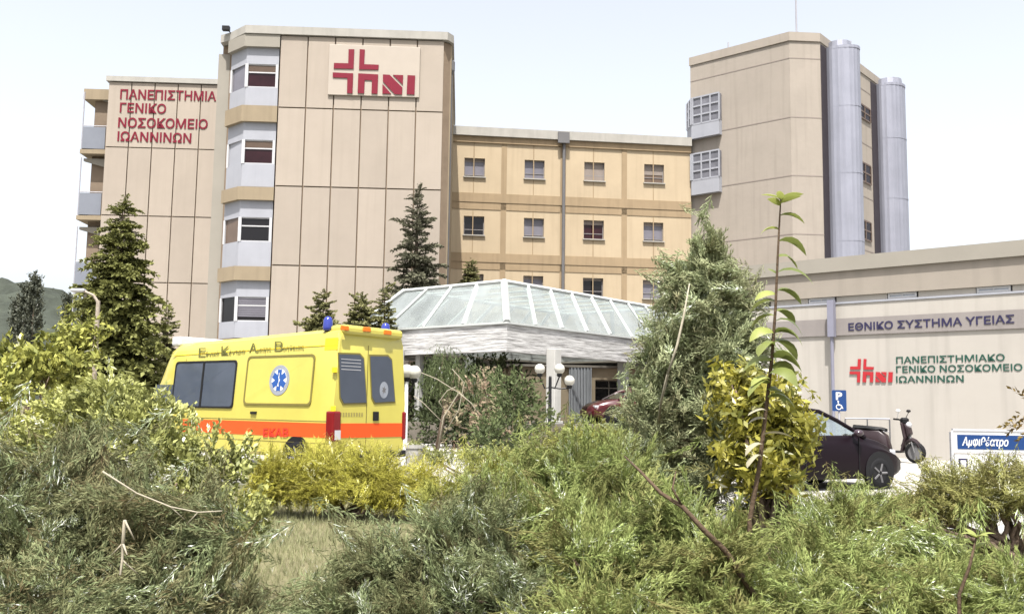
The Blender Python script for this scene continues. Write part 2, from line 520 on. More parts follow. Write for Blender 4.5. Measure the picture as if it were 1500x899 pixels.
def bay_slab(z0, z1, y=0.0, out=0.0, inset=.0):
    o = out
    return [(xc-CH-o*.4, CH-o), (xc+.0-o*.4, y-o), (xl-.02, y-o), (xl-.02, y+.6), (xc, y+.9), (xc-CH+.3, CH+.6)]
rows = [(69,93,127,153.5),(179,204,239,272),(293.5,317.5,353,389),(411,434,470,494)]
bands = [(49,69),(155,178.5),(274,293),(390,410.5),(496,520)]
refx = [383, 375, 367, 362]
for k,(a,b) in enumerate(bands):
    rx = [383,378,371,364,358][k]
    z1 = FT.z(rx,a); z0 = FT.z(rx,b)
    if k == 0: z1 = ztop-.42
    m_ = MB(); m_.prism_z(bay_slab(0,0,0,.06), z0, z1); m_.build('floor_band', M_band if k else M_lowcap, tower)
for k,(a,b,c,d) in enumerate(rows):
    rx = refx[k]
    za,zb,zc_,zd = [FT.z(rx,v) for v in (a,b,c,d)]
    ins = .12
    poly = [(xc-CH+.12, CH+.12),(xc+.08, ins),(xl-.06, ins),(xl-.06,.44),(xc+.2,.44),(xc-CH+.35,CH+.4)]
    lo = MB(); lo.prism_z(poly, zd-.02, zc_); hi = MB(); hi.prism_z(poly, zb, za+.02)
    bay = lo.build('bay_window', M_white, tower); hi.build('head_panel', M_white, bay)
    # panes: front and chamfer, framed
    gx0, gx1 = xc+.14, xl-.12
    pane = MB(); pane.add([(gx0,.2,zc_),(gx1,.2,zc_),(gx1,.2,zb),(gx0,.2,zb)], [(0,1,2,3)])
    pane.build('pane', [M_glassred, M_glassred, M_glass, M_glass][k], bay)
    pc = MB(); A = np.array([xc-CH+.2, CH+.16]); B = np.array([xc+.06, .2])
    pc.add([(*A,zc_),(*B,zc_),(*B,zb),(*A,zb)], [(0,1,2,3)])
    pc.build('pane', [M_glassgrey, M_white, M_glassbrown, M_glass][k], bay)
    fr = MB()
    fr.box(xc+.02, xc+.17, .1, .26, zc_, zb); fr.box(xl-.2, xl-.07, .12, .26, zc_, zb)
    fr.box(gx0, gx1, .155, .21, zc_+(zb-zc_)*.62, zc_+(zb-zc_)*.62+.06)
    fr.box(gx0, gx1, .157, .21, zb-.05, zb); fr.box(gx0, gx1, .157, .21, zc_, zc_+.05)
    fr.build('frame', M_frame, bay); fr = MB()
    fr.prism_z([(xc-CH+.1,CH+.1),(xc-CH+.2,CH+.05),(xc-CH+.3,CH+.2),(xc-CH+.2,CH+.25)], zc_, zb)
    fr.build('mullion', M_frame, bay)
    if k in (0, 1, 3):
        bl = MB(); n = 9; frac = (.35,.3,.85)[(0,1,3).index(k)]
        for q in range(n):
            z_1 = zb-.06-(zb-zc_-.1)*frac*q/n; bl.box(gx0+.03, gx1-.03, .17, .185, z_1-(zb-zc_)*frac/n*.7, z_1)
        bl.build('blind', M_glassgrey if k == 3 else M_glassbrown, bay)
zb0 = FT.z(358, 496)
mb = MB(); mb.prism_z(bay_slab(0,0,0,0), 0, zb0-1.0); mb.build('bay_base', M_panel, tower)

# emblem board and emblem
sx0, sz1 = FT.on(483, 66); sx1, sz0 = FT.on(614, 144)
mb = MB(); mb.box(sx0, sx1, -.10, -.02, sz0, sz1); board = mb.build('emblem_board', M_signpanel, tower, bevel=.02)
mb = MB()
for poly in LOGO:
    mb.prism_y([FT.on(400+p[0]/3.746, 20+p[1]/3.746, -.1) for p in poly][::-1], -.14, -.101)
mb.build('emblem', M_red, board)
# roof edge fittings
px_ = FT.on(661.5, 97, .7)
mb = MB()
mb.tube([(px_[0],.7,0),(px_[0],.7,px_[1])], .075, 8); mb.lathe([(.06,-.5),(.17,-.25),(.17,.2),(.1,.3)], 10, (px_[0],.7,px_[1]))
mb.build('downpipe', M_grey, tower)
lx, lz = FT.on(332, 42, .9)
mb = MB(); mb.box(lx-.2, lx+.16, .75, 1.0, lz-.13, lz+.1); mb.tube([(lx+.1,.9,lz-.1),(lx+.25,.95,ztop-.1)], .03, 6)
mb.build('floodlight', M_dark, tower, bevel=.04)

# --- left block with the name
FL = Frame(at(240, 560, 51), 3.0)
side = thing('side_block', FL.o, FL.a, 'lower cream hospital block at left lettered with the red hospital name, balconies on its end', 'building')
xl2 = FL.x(159, 116); Wp = (FL.x(289.5,240)-FL.x(186.7,240))/3
x0_ = FL.x(152, 240)
xs2 = [x0_+Wp*i for i in range(7)]
zt2 = FL.z(240, 114.5)
z2 = [FL.z(240, v) for v in (217.5, 317, 414)]
st2 = z2[1]-z2[2]
zs2 = [0, z2[2]-st2, z2[2], z2[1], z2[0], zt2-.3]
mb = MB(); mb.box(x0_, xs2[-1], .10, 11, 0, zt2-.3); mb.build('wall', M_panel_dark, side)
mb = MB(); panels(mb, xs2, zs2, .10, gap=.06, rng_=random.Random(8)); mb.build('panel_facade', M_panel, side)
mb = MB(); mb.box(x0_-.12, xs2[-1], -.1, 11.1, zt2-.28, zt2); mb.build('parapet', M_cap, side)
for (tx, pxa, pya, pxb, pyb, cp) in (('ΠΑΝΕΠΙΣΤΗΜΙΑΚΟ',176,145,318+24,148.8,14.2),('ΓΕΝΙΚΟ',175.5,164.5,243,166.5,14),('ΝΟΣΟΚΟΜΕΙΟ',173,186.5,304,189,14.2),('ΙΩΑΝΝΙΝΩΝ',172,206.5,280,209.5,14)):
    ax, az = FL.on(pxa, pya); bx_, bz = FL.on(pxb, pyb)
    text_obj('lettering', tx, M_red, side, ax, bx_, az, cp/F_PX*51*1.02, -.004, .03, bold=.016, z1=bz)
# balconies on the end wall
bxw = FL.x(131, 130, 1.5)
mb = MB(); mb.box(bxw+.5, x0_-.004, 1.2, 10, 0, zt2-.6); mb.build('end_wall', M_balwall, side)
mb = MB(); mb.box(bxw-.05, x0_-.13, .9, 10, zt2-1.05, zt2-.45); mb.build('end_roof', M_band, side)
for (ya, yb, slab) in ((189,222,228),(285,318,324),(386,420,426),(482,516,522)):
    lxp = 131-(ya-130)*.055-4
    bx0 = FL.x(lxp, ya, 1.0)
    za, zb = FL.z(lxp+10, ya, 1.0), FL.z(lxp+10, yb, 1.0)
    zs_ = FL.z(lxp+10, slab, 1.0)
    mb = MB(); mb.box(bx0, x0_-.01, .55, 8, zs_, zb); bal = mb.build('balcony', M_band, side)
    mb = MB(); mb.box(bx0+.02, x0_-.25, .6, .66, zb+.06, za); mb.box(bx0+.02, bx0+.08, .66, 7.9, zb+.06, za); mb.build('parapet_panel', M_bal, bal)
    mb = MB(); mb.tube([(bx0+.05,.62,zb),(bx0+.05,.62,za+2.0)], .035, 6); mb.tube([(bx0+.05,.62,za+.06),(x0_-.2,.62,za+.06)], .03, 6)
    mb.build('railing', M_pipe_l, bal)
    mb = MB(); mb.prism_y([(x0_-1.5,za+1.9),(x0_-.02,za+1.5),(x0_-.02,za+2.05),(x0_-1.5,za+2.05)], 1.0, 1.18); mb.build('bracket', M_lowcap, bal)

# --- wing with square windows
FW = Frame(at(830, 560, 58), 7.0)
wing = thing('window_wing', FW.o, FW.a, 'ochre hospital wing with rows of square windows between two taller blocks', 'building')
wx0 = FW.x(640, 250); wx1 = FW.x(1012, 250)
wt = FW.z(830, 194)
holes = []; wins = []
colx = [(680.5,710),(768.6,797.5),(856,885.5),(943.7,972.7)]
rowy = [(231,259.5),(316,344.5),(400.5,428.5)]
styles = {(0,0):('g',.15),(0,1):('g',0),(0,2):('b',1),(0,3):('b',.55),(1,0):('k',0),(1,1):('g',0),(1,2):('r',.2),(1,3):('g',.15),(2,1):('g',.15),(2,2):('kr',.1),(2,3):('gd',.2),(2,0):('g',.3)}
for r,(ya,yb) in enumerate(rowy):
    for c,(xa,xb2) in enumerate(colx):
        dy = c*3.1; dx = -1.0*r
        X0, Z1 = FW.on(xa+dx, ya+dy); X1, Z0 = FW.on(xb2+dx, yb+dy)
        holes.append((X0,X1,Z0,Z1)); wins.append((r,c,X0,X1,Z0,Z1))
mb = MB(); wall_holes(mb, wx0, wx1, 0, wt-.5, holes, 0, .28)
mb.box(wx0, wx1, .6, 12, 0, wt-.02)
mb.build('wall', M_wing, wing)
mb = MB(); mb.box(wx0, wx1, -.25, 12.2, wt-.55, wt); mb.build('parapet', M_cap, wing)
mb = MB(); mb.box(wx0, wx1, -.1, -.004, wt-.95, wt-.56); mb.build('cornice_band', M_wing_band, wing)
for (ya,yb) in ((287,300),(373.5,386.5),(459,472)):
    za, zb = FW.z(830, ya+1.5), FW.z(830, yb+1.5)
    mb = MB(); mb.box(wx0, wx1, -.06, -.002, zb, za); mb.build('floor_band', M_wing_band, wing)
    mb = MB(); mb.box(wx0, wx1, -.03, -.001, zb-.45, zb-.004); mb.build('floor_band', M_wing_band, wing)
for xp in (738.5, 825, 914.5):
    xx = FW.x(xp-.0, 240)
    mb = MB(); mb.box(xx-.17, xx+.17, -.03, -.003, 0, wt-.96); mb.build('pilaster', M_wing_band, wing)
for xp in (694, 782, 870, 958):
    xx = FW.x(xp-1, 300)
    mb = MB(); mb.box(xx-.03, xx+.03, -.012, -.002, 0, wt-.96); mb.build('joint_strip', M_wing_band, wing)
dpx = FW.x(825.5, 230)
mb = MB(); mb.tube([(dpx,-.17,0),(dpx,-.17,wt-.7)], .1, 8); mb.box(dpx-.42, dpx+.3, -.42, -.252, wt-.8, wt-.1); mb.build('downpipe', M_grey, wing)
M_alud = surf('dull_aluminium', (.17,.16,.16), .5, .08)
pm = {'g':M_glassgrey,'b':M_glassbrown,'k':M_glass,'r':M_glassred,'kr':M_glass,'gd':M_glassgrey}
for r,c,X0,X1,Z0,Z1 in wins:
    s_, bl = styles[(r,c)]
    if (r,c) == (2,0): bl = .3
    window(wing, X0, X1, Z0, Z1, .2, pm[s_], M_alud, bars_x=(0.5,) if (r,c) in ((0,1),(1,2),(0,3),(2,3)) else (), bars_z=(0.3,) if (r,c) not in ((0,0),(1,1),(1,3)) else (.12,), w=.05, blind=(bl, M_framed) if bl else None, sill=True)

# --- concrete tower at right with ducts
YAWR = -40.7
FR = Frame(at(1165, 560, 54.8), YAWR)
ct = thing('concrete_tower', FR.o, FR.a, 'brown concrete hospital tower with two pale ribbed duct shafts up its right side', 'building')
rt = FR.z(1165, 45)
rxl = FR.x(1011, 85)
# chamfer direction in local coords
ca = math.radians(4 - YAWR); cd = np.array([math.cos(ca), math.sin(ca)])
K = cd*1.88
rd = np.array([0, 1.0])                # right face runs straight back in local coords
poly = [(rxl,0),(0,0),tuple(K),(K[0],K[1]+12.6),(rxl,K[1]+12.6)]
zl = [FR.z(1165, v) for v in (83, 170, 256, 342)]
mb = MB(); mb.prism_z(poly, 0, rt-.55); mb.build('wall', M_con, ct)
polyc = [(rxl-.06,-.06),(.03,-.08),(K[0]+.05,K[1]-.05),(K[0]+.06,K[1]+12.7),(rxl-.06,K[1]+12.7)]
mb = MB(); mb.prism_z(polyc, rt-.54, rt); mb.build('parapet', M_con, ct)
for z in zl:
    mb = MB(); mb.prism_z([(rxl+.004,-.012),(0,-.014),(K[0]+.012,K[1]-.006),(K[0]+.012,K[1]+12),(K[0]-.1,K[1]+12),(K[0]-.1,K[1]+.05),(-.05,.1),(rxl+.004,.1)], z-.03, z+.03); mb.build('joint_strip', M_framed, ct)
M_glassbay = glassmat('grey_lattice_glass', (.11,.11,.125), .15, .7, .3)
# bays on the left corner
for k,(ya,ym,yb) in enumerate(((135.5,175,196),(219,258,280))):
    xb0, zt_ = FR.on(1014.5, ya+6, -.35); xb1, _ = FR.on(1053, ya, -.35)
    za, zm, zb = FR.z(1053,ya,-.35), FR.z(1053,ym,-.35), FR.z(1053,yb,-.35)
    pts = [(xb1,-.002),(xb1,-.35),(xb0-.1,-.35),(xb0-.9,.5),(xb0-.9,3.2),(rxl+.05,3.2),(rxl+.05,.0)]
    m1 = MB(); m1.prism_z(pts, zb, zm); bay = m1.build('bay_window', M_white, ct)
    m1 = MB(); m1.prism_z([(p[0],p[1]+.04 if p[1] < .4 else p[1]) for p in pts[1:]]+[(xb1,-.02)], zm+.004, za-.004); m1.build('pane', M_glassbay, bay)
    fr = MB(); wdt = xb1-xb0
    for q in range(4):
        c = xb0+wdt*q/3; fr.box(c-.045, c+.045, -.37, -.30, zm, za)
    for q in range(4):
        c = zm+(za-zm)*q/3; fr.box(xb0, xb1, -.36, -.305, c-.05, c+.05)
    for q in range(3):
        t = q/2; c = np.array([xb0-.1-.8*t, -.35+.85*t]); fr.box(c[0]-.06, c[0]+.05, c[1]-.06, c[1]+.06, zm, za)
    for q in (0,1,2,3):
        c = zm+(za-zm)*q/3
        fr.prism_z([(xb0-.1,-.37),(xb0-.93,.49),(xb0-.85,.55),(xb0-.05,-.3)], c-.045, c+.045)
    fr.build('frame', M_white, bay)
    m1 = MB(); m1.prism_z([(rxl+.05,-.001),(rxl-.3,.3),(rxl-.3,3),(rxl+.02,3)], zb-2.4, zb-.01); m1.build('bay_base', M_lowcap, bay)
# right side: windows and ducts
Kx, Ky = K
RF = Frame(FR.o + FR.u*Kx + FR.v*Ky, YAWR+90)     # right face: local x = back, outward = -y
for (ya,yb,xa,xb2) in ((150,181,1257,1273.5),(234,273,1258,1274.5),(318,357,1259,1275)):
    X0, _ = RF.on(xa, (ya+yb)/2); X1, _ = RF.on(xb2, (ya+yb)/2)
    mx_ = (xa+xb2)/2
    Z1 = RF.z(mx_, ya+6); Z0 = RF.z(mx_, yb-6)
    # into ct coords: x = Kx + offset outward, y = Ky + X
    mb = MB()
    def bxr(a, b, c, d, e, f): mb.box(Kx+e, Kx+f, Ky+a, Ky+b, c, d)
    bxr(X0, X1, Z0, Z1, .005, .05)
    w_ = mb.build('window', M_glass, ct)
    mb = MB()
    for q in range(3):
        c = X0+(X1-X0)*q/2; bxr(c-.05, c+.05, Z0, Z1, .04, .09)
    for q in range(3):
        c = Z0+(Z1-Z0)*q/2; bxr(X0, X1, c-.05, c+.05, .04, .08)
    mb.build('frame', M_glassbrown, w_)
def duct(t0, t1, out, ztop_):
    mb = MB()
    c = (t0+t1)/2; r = (t1-t0)/2
    pts = []
    n = 26
    for k in range(n+1):
        a = -math.pi/2 + math.pi*k/n
        rr = 1.0 + (.008 if k % 2 else -.008)
        pts.append((Kx + .25 + out*max(0, math.cos(a))*rr, Ky + c + r*math.sin(a)*rr))
    pts = [(Kx+.03, Ky+t0+.1)] + pts + [(Kx+.03, Ky+t1-.1)]
    mb.prism_z(pts, 0, ztop_)
    mb.prism_z([(p[0]*1.0+(.03 if p[0] > Kx+.2 else 0), p[1]) for p in pts], ztop_+.004, ztop_+.18)
    for zq in np.arange(3.2, ztop_-1, 4.1):
        mb.prism_z([(p[0]+(.02 if p[0] > Kx+.2 else 0), p[1]) for p in pts], zq, zq+.1)
    mb.lathe([(r*.75,0),(r*.7,.45),(r*.3,.6),(.02,.62)], 14, (Kx+.5, Ky+c, ztop_+.17))
    return mb.build('duct_shaft', M_duct, ct)
duct(.75, 2.7, 1.45, rt-.85)
duct(9.2, 11.6, 1.25, rt-.8)
M_gap_shade = surf('gap_shade', (.03,.025,.03), .7)  # dark colour stands for the shadow in the gaps beside the ducts
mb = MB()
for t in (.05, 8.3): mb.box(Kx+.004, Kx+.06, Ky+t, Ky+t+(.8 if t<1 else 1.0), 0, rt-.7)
mb.build('gap_shade_strip', M_gap_shade, ct)
for (pxx,py0,py1,loc,r) in ((1165,-20,45,(0.2,.6),.05),(1277,57,100,(Kx-.6,Ky+6.6),.05),(1062,52,72,(rxl+2.2,1.0),.04)):
    x_, y_ = loc
    ht = (py1-py0)/F_PX*56
    mb = MB(); mb.tube([(x_,y_,rt-.1),(x_,y_,rt+ht)], r, 6); mb.box(x_-.12, x_+.12, y_-.12, y_+.12, rt+.0, rt+.12)
    mb.build('antenna', M_pipe_l, ct)

# --- low building with the green and red sign
FB = Frame(at(1340, 560, 28), YAWR)
low = thing('sign_building', FB.o, FB.a, 'low pale building at right with the health system band and green hospital name', 'building')
def zcol(y, yy=0): return FB.z(1340, y, yy)
bx0 = FB.x(1030, 560); bx1 = 16.0
z_cap1, z_cap0 = zcol(363, -.5), zcol(385, -.5)
z_f0 = zcol(424, -.45); z_w0 = zcol(438); z_b1, z_b0 = zcol(461), zcol(487)
mb = MB(); mb.box(bx0, bx1, 0, 9, 0, z_b0-.004); mb.box(bx0, bx1, -.002, 9, z_b1+.004, z_w0-.01); mb.box(bx0, bx1, .35, 9, z_w0, z_cap0)
mb.build('wall', M_low, low)
mb = MB(); mb.box(bx0, bx1, -.05, 8, z_b0, z_b1); mb.build('lettered_band', M_lowband, low)
mb = MB(); mb.box(bx0, bx1, -.07, 9.2, z_f0, z_cap0-.004); mb.build('fascia', M_lowroof, low)
mb = MB(); mb.box(bx0-.05, bx1, -.16, 9.3, z_cap0, z_cap1); mb.build('roof_edge', M_lowcap, low)
mb = MB(); mb.box(bx0, bx1, -.03, .34, z_w0-.008, z_w0+.05); mb.build('ledge', M_white, low)
for (pa,pb) in ((1186,1224),(1302,1344),(1432,1482)):
    window(low, FB.x(pa,430,.1), FB.x(pb,430,.1), z_w0+.06, z_f0-.01, .04, M_sky_glass, bars_x=(.5,), bars_z=())
wp = MB()
for (pa,pb) in ((1130,1184),(1226,1300),(1346,1430),(1484,1600)):
    wp.box(FB.x(pa,430,.05), FB.x(pb,430,.05), .008, .34, z_w0+.055, z_f0-.006)
wp.build('clerestory_panel', M_low, low)
M_lilac = surf('lilac_grey_pipe', (.16,.16,.20), .5, .06)
# downpipe in front of the wall
dx = FB.x(1217.5, 470, -.25)
mb = MB(); mb.box(dx-.1, dx+.1, -.32, -.12, z_b0-.05, z_w0+.1); mb.tube([(dx,-.22,0),(dx,-.22,z_b0-.05)], .055, 8); mb.build('downpipe', M_lilac, low)
# lettering
a = FB.on(1243,484,-.05); b = FB.on(1486,472.5,-.05)
text_obj('lettering', 'ΕΘΝΙΚΟ ΣΥΣΤΗΜΑ ΥΓΕΙΑΣ', M_navy, low, a[0], b[0], a[1], .225, -.055, .012, bold=.016, z1=b[1]-.0)
for tx,pa,ya,pb,yb in (('ΠΑΝΕΠΙΣΤΗΜΙΑΚΟ',1313,532,1472,528),('ΓΕΝΙΚΟ ΝΟΣΟΚΟΜΕΙΟ',1313,545.5,1498,542.5),('ΙΩΑΝΝΙΝΩΝ',1313,560,1412,559)):
    a = FB.on(pa,ya,0); b = FB.on(pb,yb,0)
    text_obj('lettering', tx, M_green, low, a[0], b[0], a[1], .19, -.004, .012, bold=.014, z1=b[1])
mb = MB()
for poly in LOGO:
    q = []
    for p in poly:
        u = (p[0]-328)/(780-328); v = (p[1]-198)/(446-198)
        q.append(FB.on(1245+u*63, 526+v*35-u*1.5, 0))
    mb.prism_y(q[::-1], -.035, -.004)
mb.build('emblem', M_red2, low)

# --- entrance block behind the canopy
FE = Frame(at(850, 560, 44.5), 7.0)
ent = thing('entrance_block', FE.o, FE.a, 'peach walled entrance block with a dark doorway under the glass roofed canopy', 'building')
M_peach = surf('peach_render', (.30,.23,.165), .88, .08, .8)
ex0, ex1 = FE.x(744,560), FE.x(985,560)
hx0, hz1 = FE.on(872,556); hx1, hz0 = FE.on(938,598)
mb = MB(); wall_holes(mb, ex0, ex1, 0, 3.25, [(hx0,hx1,.8,hz1)], 0, .5); mb.box(ex0, ex1, .9, 6, 0, 3.2)
mb.build('wall', M_peach, ent)
mb = MB(); mb.box(ex0-.1, ex1+.1, -.2, 6, 3.26, 3.36); mb.build('roof', M_framed, ent)
window(ent, hx0, hx1, .8, hz1, .3, M_glass, M_framed, bars_x=(.33,.66), bars_z=(.8,))
gx0, gx1 = FE.x(833,560), FE.x(866,560)
mb = MB(); n = 14
for k in range(n):
    c0 = gx0+(gx1-gx0)*k/n; c1 = gx0+(gx1-gx0)*(k+1)/n
    mb.box(c0, c1-.02, -.15-(.05 if k%2 else 0), -.003, 0.02, 3.24)
mb.build('metal_screen', M_pipe_l, ent)

# ------------------------------------------------------------------ glass roofed canopy
can = thing('entrance_canopy', (*CC, .75), math.atan2(CR[1], CR[0]), 'entrance canopy with a pale green glass roof and rough stone fascia on pillars', 'canopy')
# local: x along CR, y along CL
LR, LL = 13.0, 8.3
zE = 1.30 + 126/F_PX*33 - .75; zF0 = zE - 1.02; zT = 5.93 - .75; SB = 1.0
mb = MB()
mb.box(0, LR, 0, .28, zF0, zE-.06); mb.box(0, LR, LL-.28, LL, zF0, zE-.06); mb.box(0, .28, .281, LL-.281, zF0, zE-.06); mb.box(LR-.28, LR, .281, LL-.281, zF0, zE-.06)
mb.build('fascia', M_stone, can)
mb = MB(); sz0_, sz1_ = zF0+.22, zF0+.3
mb.box(.29, LR-.29, .29, 1.3, sz0_, sz1_); mb.box(.29, LR-.29, LL-1.3, LL-.29, sz0_, sz1_); mb.box(.29, 1.3, 1.301, LL-1.301, sz0_, sz1_); mb.box(LR-1.3, LR-.29, 1.301, LL-1.301, sz0_, sz1_)
M_soffit = surf('soffit', (.22,.19,.16), .9)
mb.build('soffit', M_soffit, can)
M_wmetal = surf('white_metal', (0.365,0.380,0.372), .4, .03)
mb = MB()
mb.box(-.06, LR+.06, -.06, .12, zE-.055, zE+.02); mb.box(-.06, LR+.06, LL-.12, LL+.06, zE-.055, zE+.02); mb.box(-.06, .12, .121, LL-.121, zE-.055, zE+.02); mb.box(LR-.12, LR+.06, .121, LL-.121, zE-.055, zE+.02)
mb.build('gutter_edge', M_wmetal, can)
e = [(0.02,0.02),(LR-.02,.02),(LR-.02,LL-.02),(.02,LL-.02)]; t_ = [(SB,SB),(LR-SB,SB),(LR-SB,LL-2.1),(SB,LL-2.1)]
for k in range(4):
    k2 = (k+1)%4
    g = MB(); g.add([(*e[k],zE+.02),(*e[k2],zE+.02),(*t_[k2],zT),(*t_[k],zT)], [(0,1,2,3)]); g.build('glass_slope', M_roofglass, can)
g = MB(); g.add([(*p,zT+.001) for p in t_], [(0,1,2,3)]); g.build('glass_top', M_roofglass, can)
mb = MB()
def mul(p, q, r=.045): mb.tube([p, q], r, 6)
for k in range(4):
    k2 = (k+1)%4
    mul((*e[k],zE+.02), (*t_[k],zT), .13); mul((*t_[k],zT), (*t_[k2],zT), .085)
    Ln = LR if k % 2 == 0 else LL
    n = 8 if k % 2 == 0 else 4
    for q in range(1, n):
        f = q/n
        E = np.array(e[k])*(1-f)+np.array(e[k2])*f; T = np.array(t_[k])*(1-f)+np.array(t_[k2])*f
        mul((*E,zE+.02), (*T,zT), .085)
for q in range(1,8):
    x_ = SB+(LR-2*SB)*q/8; mul((x_,SB,zT+.01),(x_,LL-2.1,zT+.01), .045)
mb.build('glazing_bar', M_wmetal, can)
M_pillar = surf('pillar_render', (.33,.325,.31), .8, .08, 1.5, streak=.2)
def pillar(l, r, w, up=0):
    mb = MB(); mb.box(r-w/2, r+w/2, l-w/2, l+w/2, 0, zF0+(up or .21)); mb.box(r-w*.65, r+w*.65, l-w*.65, l+w*.65, 0.0, .12)
    return mb.build('pillar', M_pillar, can, bevel=.02)
pillar(-.22, 2.45, .40, .0); pillar(5.2, -.18, .27, .0); pillar(4.78, .5, .24); pillar(.5, 8.2, .36); pillar(6.7, 5.5, .36); pillar(6.7, 11.5, .36)

# ------------------------------------------------------------------ vehicles
def loft(mb, secs, tint=.5):
    """secs: (x, z0, zbelt, ztop, w0, wbelt, wtop, r) -> closed body running along x"""
    loops = []
    for (x, z0, zb, zt, w0, wb, wt_, r) in secs:
        h = [(w0-.06,z0),(w0,z0+.07),(w0+(wb-w0)*.5,(z0+zb)/2),(wb,zb),(wb+(wt_-wb)*.5,zb+(zt-r-zb)*.5),(wt_,zt-r),(wt_-r*.22,zt-r*.38),(wt_-r*.7,zt-r*.08),(max(.01,wt_-r*1.9),zt)]
        loops.append([(x,y,z) for y,z in h] + [(x,-y,z) for y,z in reversed(h)])
    n = len(loops[0]); vs = [p for l in loops for p in l]; fs = []
    for i in range(len(loops)-1):
        for k in range(n):
            fs.append((i*n+k, (i+1)*n+k, (i+1)*n+(k+1)%n, i*n+(k+1)%n))
    fs.append(tuple(range(n))); fs.append(tuple(range(len(loops)*n-1, (len(loops)-1)*n-1, -1)))
    return mb.add(vs, fs, tint)

M_yellow = surf('ambulance_yellow', (.375,.333,.07), .32, .06, 1.5, coat=.35, streak=.12, dirt=(.30,.26,.06))
M_yellowd = surf('deep_yellow', (.72,.50,.02), .4, .03)
M_orange = surf('orange_stripe', (0.540,0.063,0.011), .4, .04)
M_stripe_text = surf('stripe_red', (.42,.03,.015), .5, .04)
M_vanglass = glassmat('tinted_glass', (.05,.06,.08), .07, .7, .1)
M_gasket = surf('gasket', (.13,.11,.03), .6, .05)
M_rubber = surf('rubber', (.006,.006,.007), .75, .1)
M_tail = surf('tail_light', (.13,.004,.007), .15, .03, coat=.6)
M_beacon = surf('blue_beacon', (.02,.03,.20), .12, .05, coat=.6)
M_orangelamp = surf('amber_lens', (.55,.13,.01), .2, .05, coat=.5)
M_starblue = surf('star_blue', (0.018,0.063,0.225), .4, .04)
M_olive = surf('olive_letters', (.10,.10,.03), .6, .03)

C_ = at(489, 560, 17.2); PHI = math.radians(53)
wdir = np.array([math.cos(PHI), math.sin(PHI), 0]); HW = .95
amb = thing('ambulance', (*(C_+wdir*HW)[:2], 0), math.atan2(math.cos(PHI), -math.sin(PHI)), 'yellow ambulance with orange stripe and blue six pointed star parked behind the shrubs', 'ambulance')
FA = Frame(C_, 53-90); FRr = Frame(C_, 53)
ZT = FA.z(489, 478)
def sx(px,py): x,z = FA.on(px,py); return -x, z
def ys(z): return HW - max(0, min(z, ZT-.2)-1.35)*.075
def bz(x): return ZT - max(0, x-.3)*.03
WT = ys(ZT-.2)
XF = sx(246,498)[0]
print('XF', XF)
mb = MB()
secs = [(0,.36,1.35,ZT-.06,HW-.05,HW-.02,WT-.03,.2),(.05,.34,1.35,ZT,HW,HW,WT,.2)]
for x in (.6,1.4,2.2,3.0,3.6,XF-.25): secs.append((x,.34,1.35,bz(x),HW,HW,ys(bz(x)-.2),.22))
secs += [(XF+.05,.34,1.3,bz(XF)-.08,HW,HW,WT-.03,.25),(XF+.3,.34,1.25,bz(XF)-.34,HW,HW-.01,WT-.08,.25),(XF+.55,.34,1.2,bz(XF)-.78,HW,HW-.02,WT-.1,.2),(XF+.8,.34,1.1,1.42,HW,HW-.03,HW-.12,.14),(XF+1.25,.36,.95,1.2,HW-.03,HW-.05,HW-.16,.12),(XF+1.5,.4,.75,.95,HW-.12,HW-.14,HW-.25,.1)]
loft(mb, secs)
abody = mb.build('body', M_yellow, amb, smooth=False, bevel=.0)
abody.data.polygons.foreach_set('use_smooth', [True]*len(abody.data.polygons))
es = abody.modifiers.new('edge', 'EDGE_SPLIT'); es.split_angle = math.radians(38)
def splate(poly, d0, d1, mat, name, parent):
    n = len(poly); mb = MB()
    vs = [(x, ys(z)+d1, z) for x,z in poly] + [(x, ys(z)+d0, z) for x,z in poly]
    mb.add(vs, [tuple(range(n)), tuple(range(2*n-1,n-1,-1))] + [(i,n+i,n+(i+1)%n,(i+1)%n) for i in range(n)])
    return mb.build(name, mat, parent)
def sring(poly, w, d0, d1, mat, name, parent):
    c = np.mean(poly, 0); n = len(poly); mb = MB()
    inn = []
    x0=min(p[0] for p in poly); x1=max(p[0] for p in poly); z0=min(p[1] for p in poly); z1=max(p[1] for p in poly)
    for p in poly: inn.append((c[0]+(p[0]-c[0])*(1-2*w/(x1-x0)), c[1]+(p[1]-c[1])*(1-2*w/(z1-z0))))
    vs = []
    for L_, d in ((poly,d0),(poly,d1),(inn,d1),(inn,d0)): vs += [(x, ys(z)+d, z) for x,z in L_]
    for j in range(4):
        k = (j+1)%4
        mb.add([], [])
    fs = [(j*n+i, ((j+1)%4)*n+i, ((j+1)%4)*n+(i+1)%n, j*n+(i+1)%n) for j in range(4) for i in range(n)]
    mb.add(vs, fs)
    return mb.build(name, mat, parent)
# side window and yellow blanking panel
xa, zt_a = sx(255,531); xb_, zt_b = sx(345,525); _, zb_a = sx(345,598)
poly = rrect(xb_, xa, zb_a, (zt_a+zt_b)/2, .09)
splate(poly, -.02, .012, M_vanglass, 'side_window', amb)
sring(poly, .035, -.01, .02, M_dark, 'window_seal', amb)
xd = xb_+(xa-xb_)*.52
splate([(xd-.03,zb_a+.03),(xd+.03,zb_a+.03),(xd+.03,(zt_a+zt_b)/2-.03),(xd-.03,(zt_a+zt_b)/2-.03)], .0, .022, M_dark, 'window_divider', amb)
xa, z_1 = sx(360,523); xb_, z_2 = sx(459,516); _, z_3 = sx(459,594)
poly = rrect(xb_, xa, z_3, (z_1+z_2)/2, .09)
pnl = splate(poly, -.02, .010, M_yellow, 'blanking_panel', amb)
sring(poly, .035, -.01, .02, M_gasket, 'panel_seal', amb)
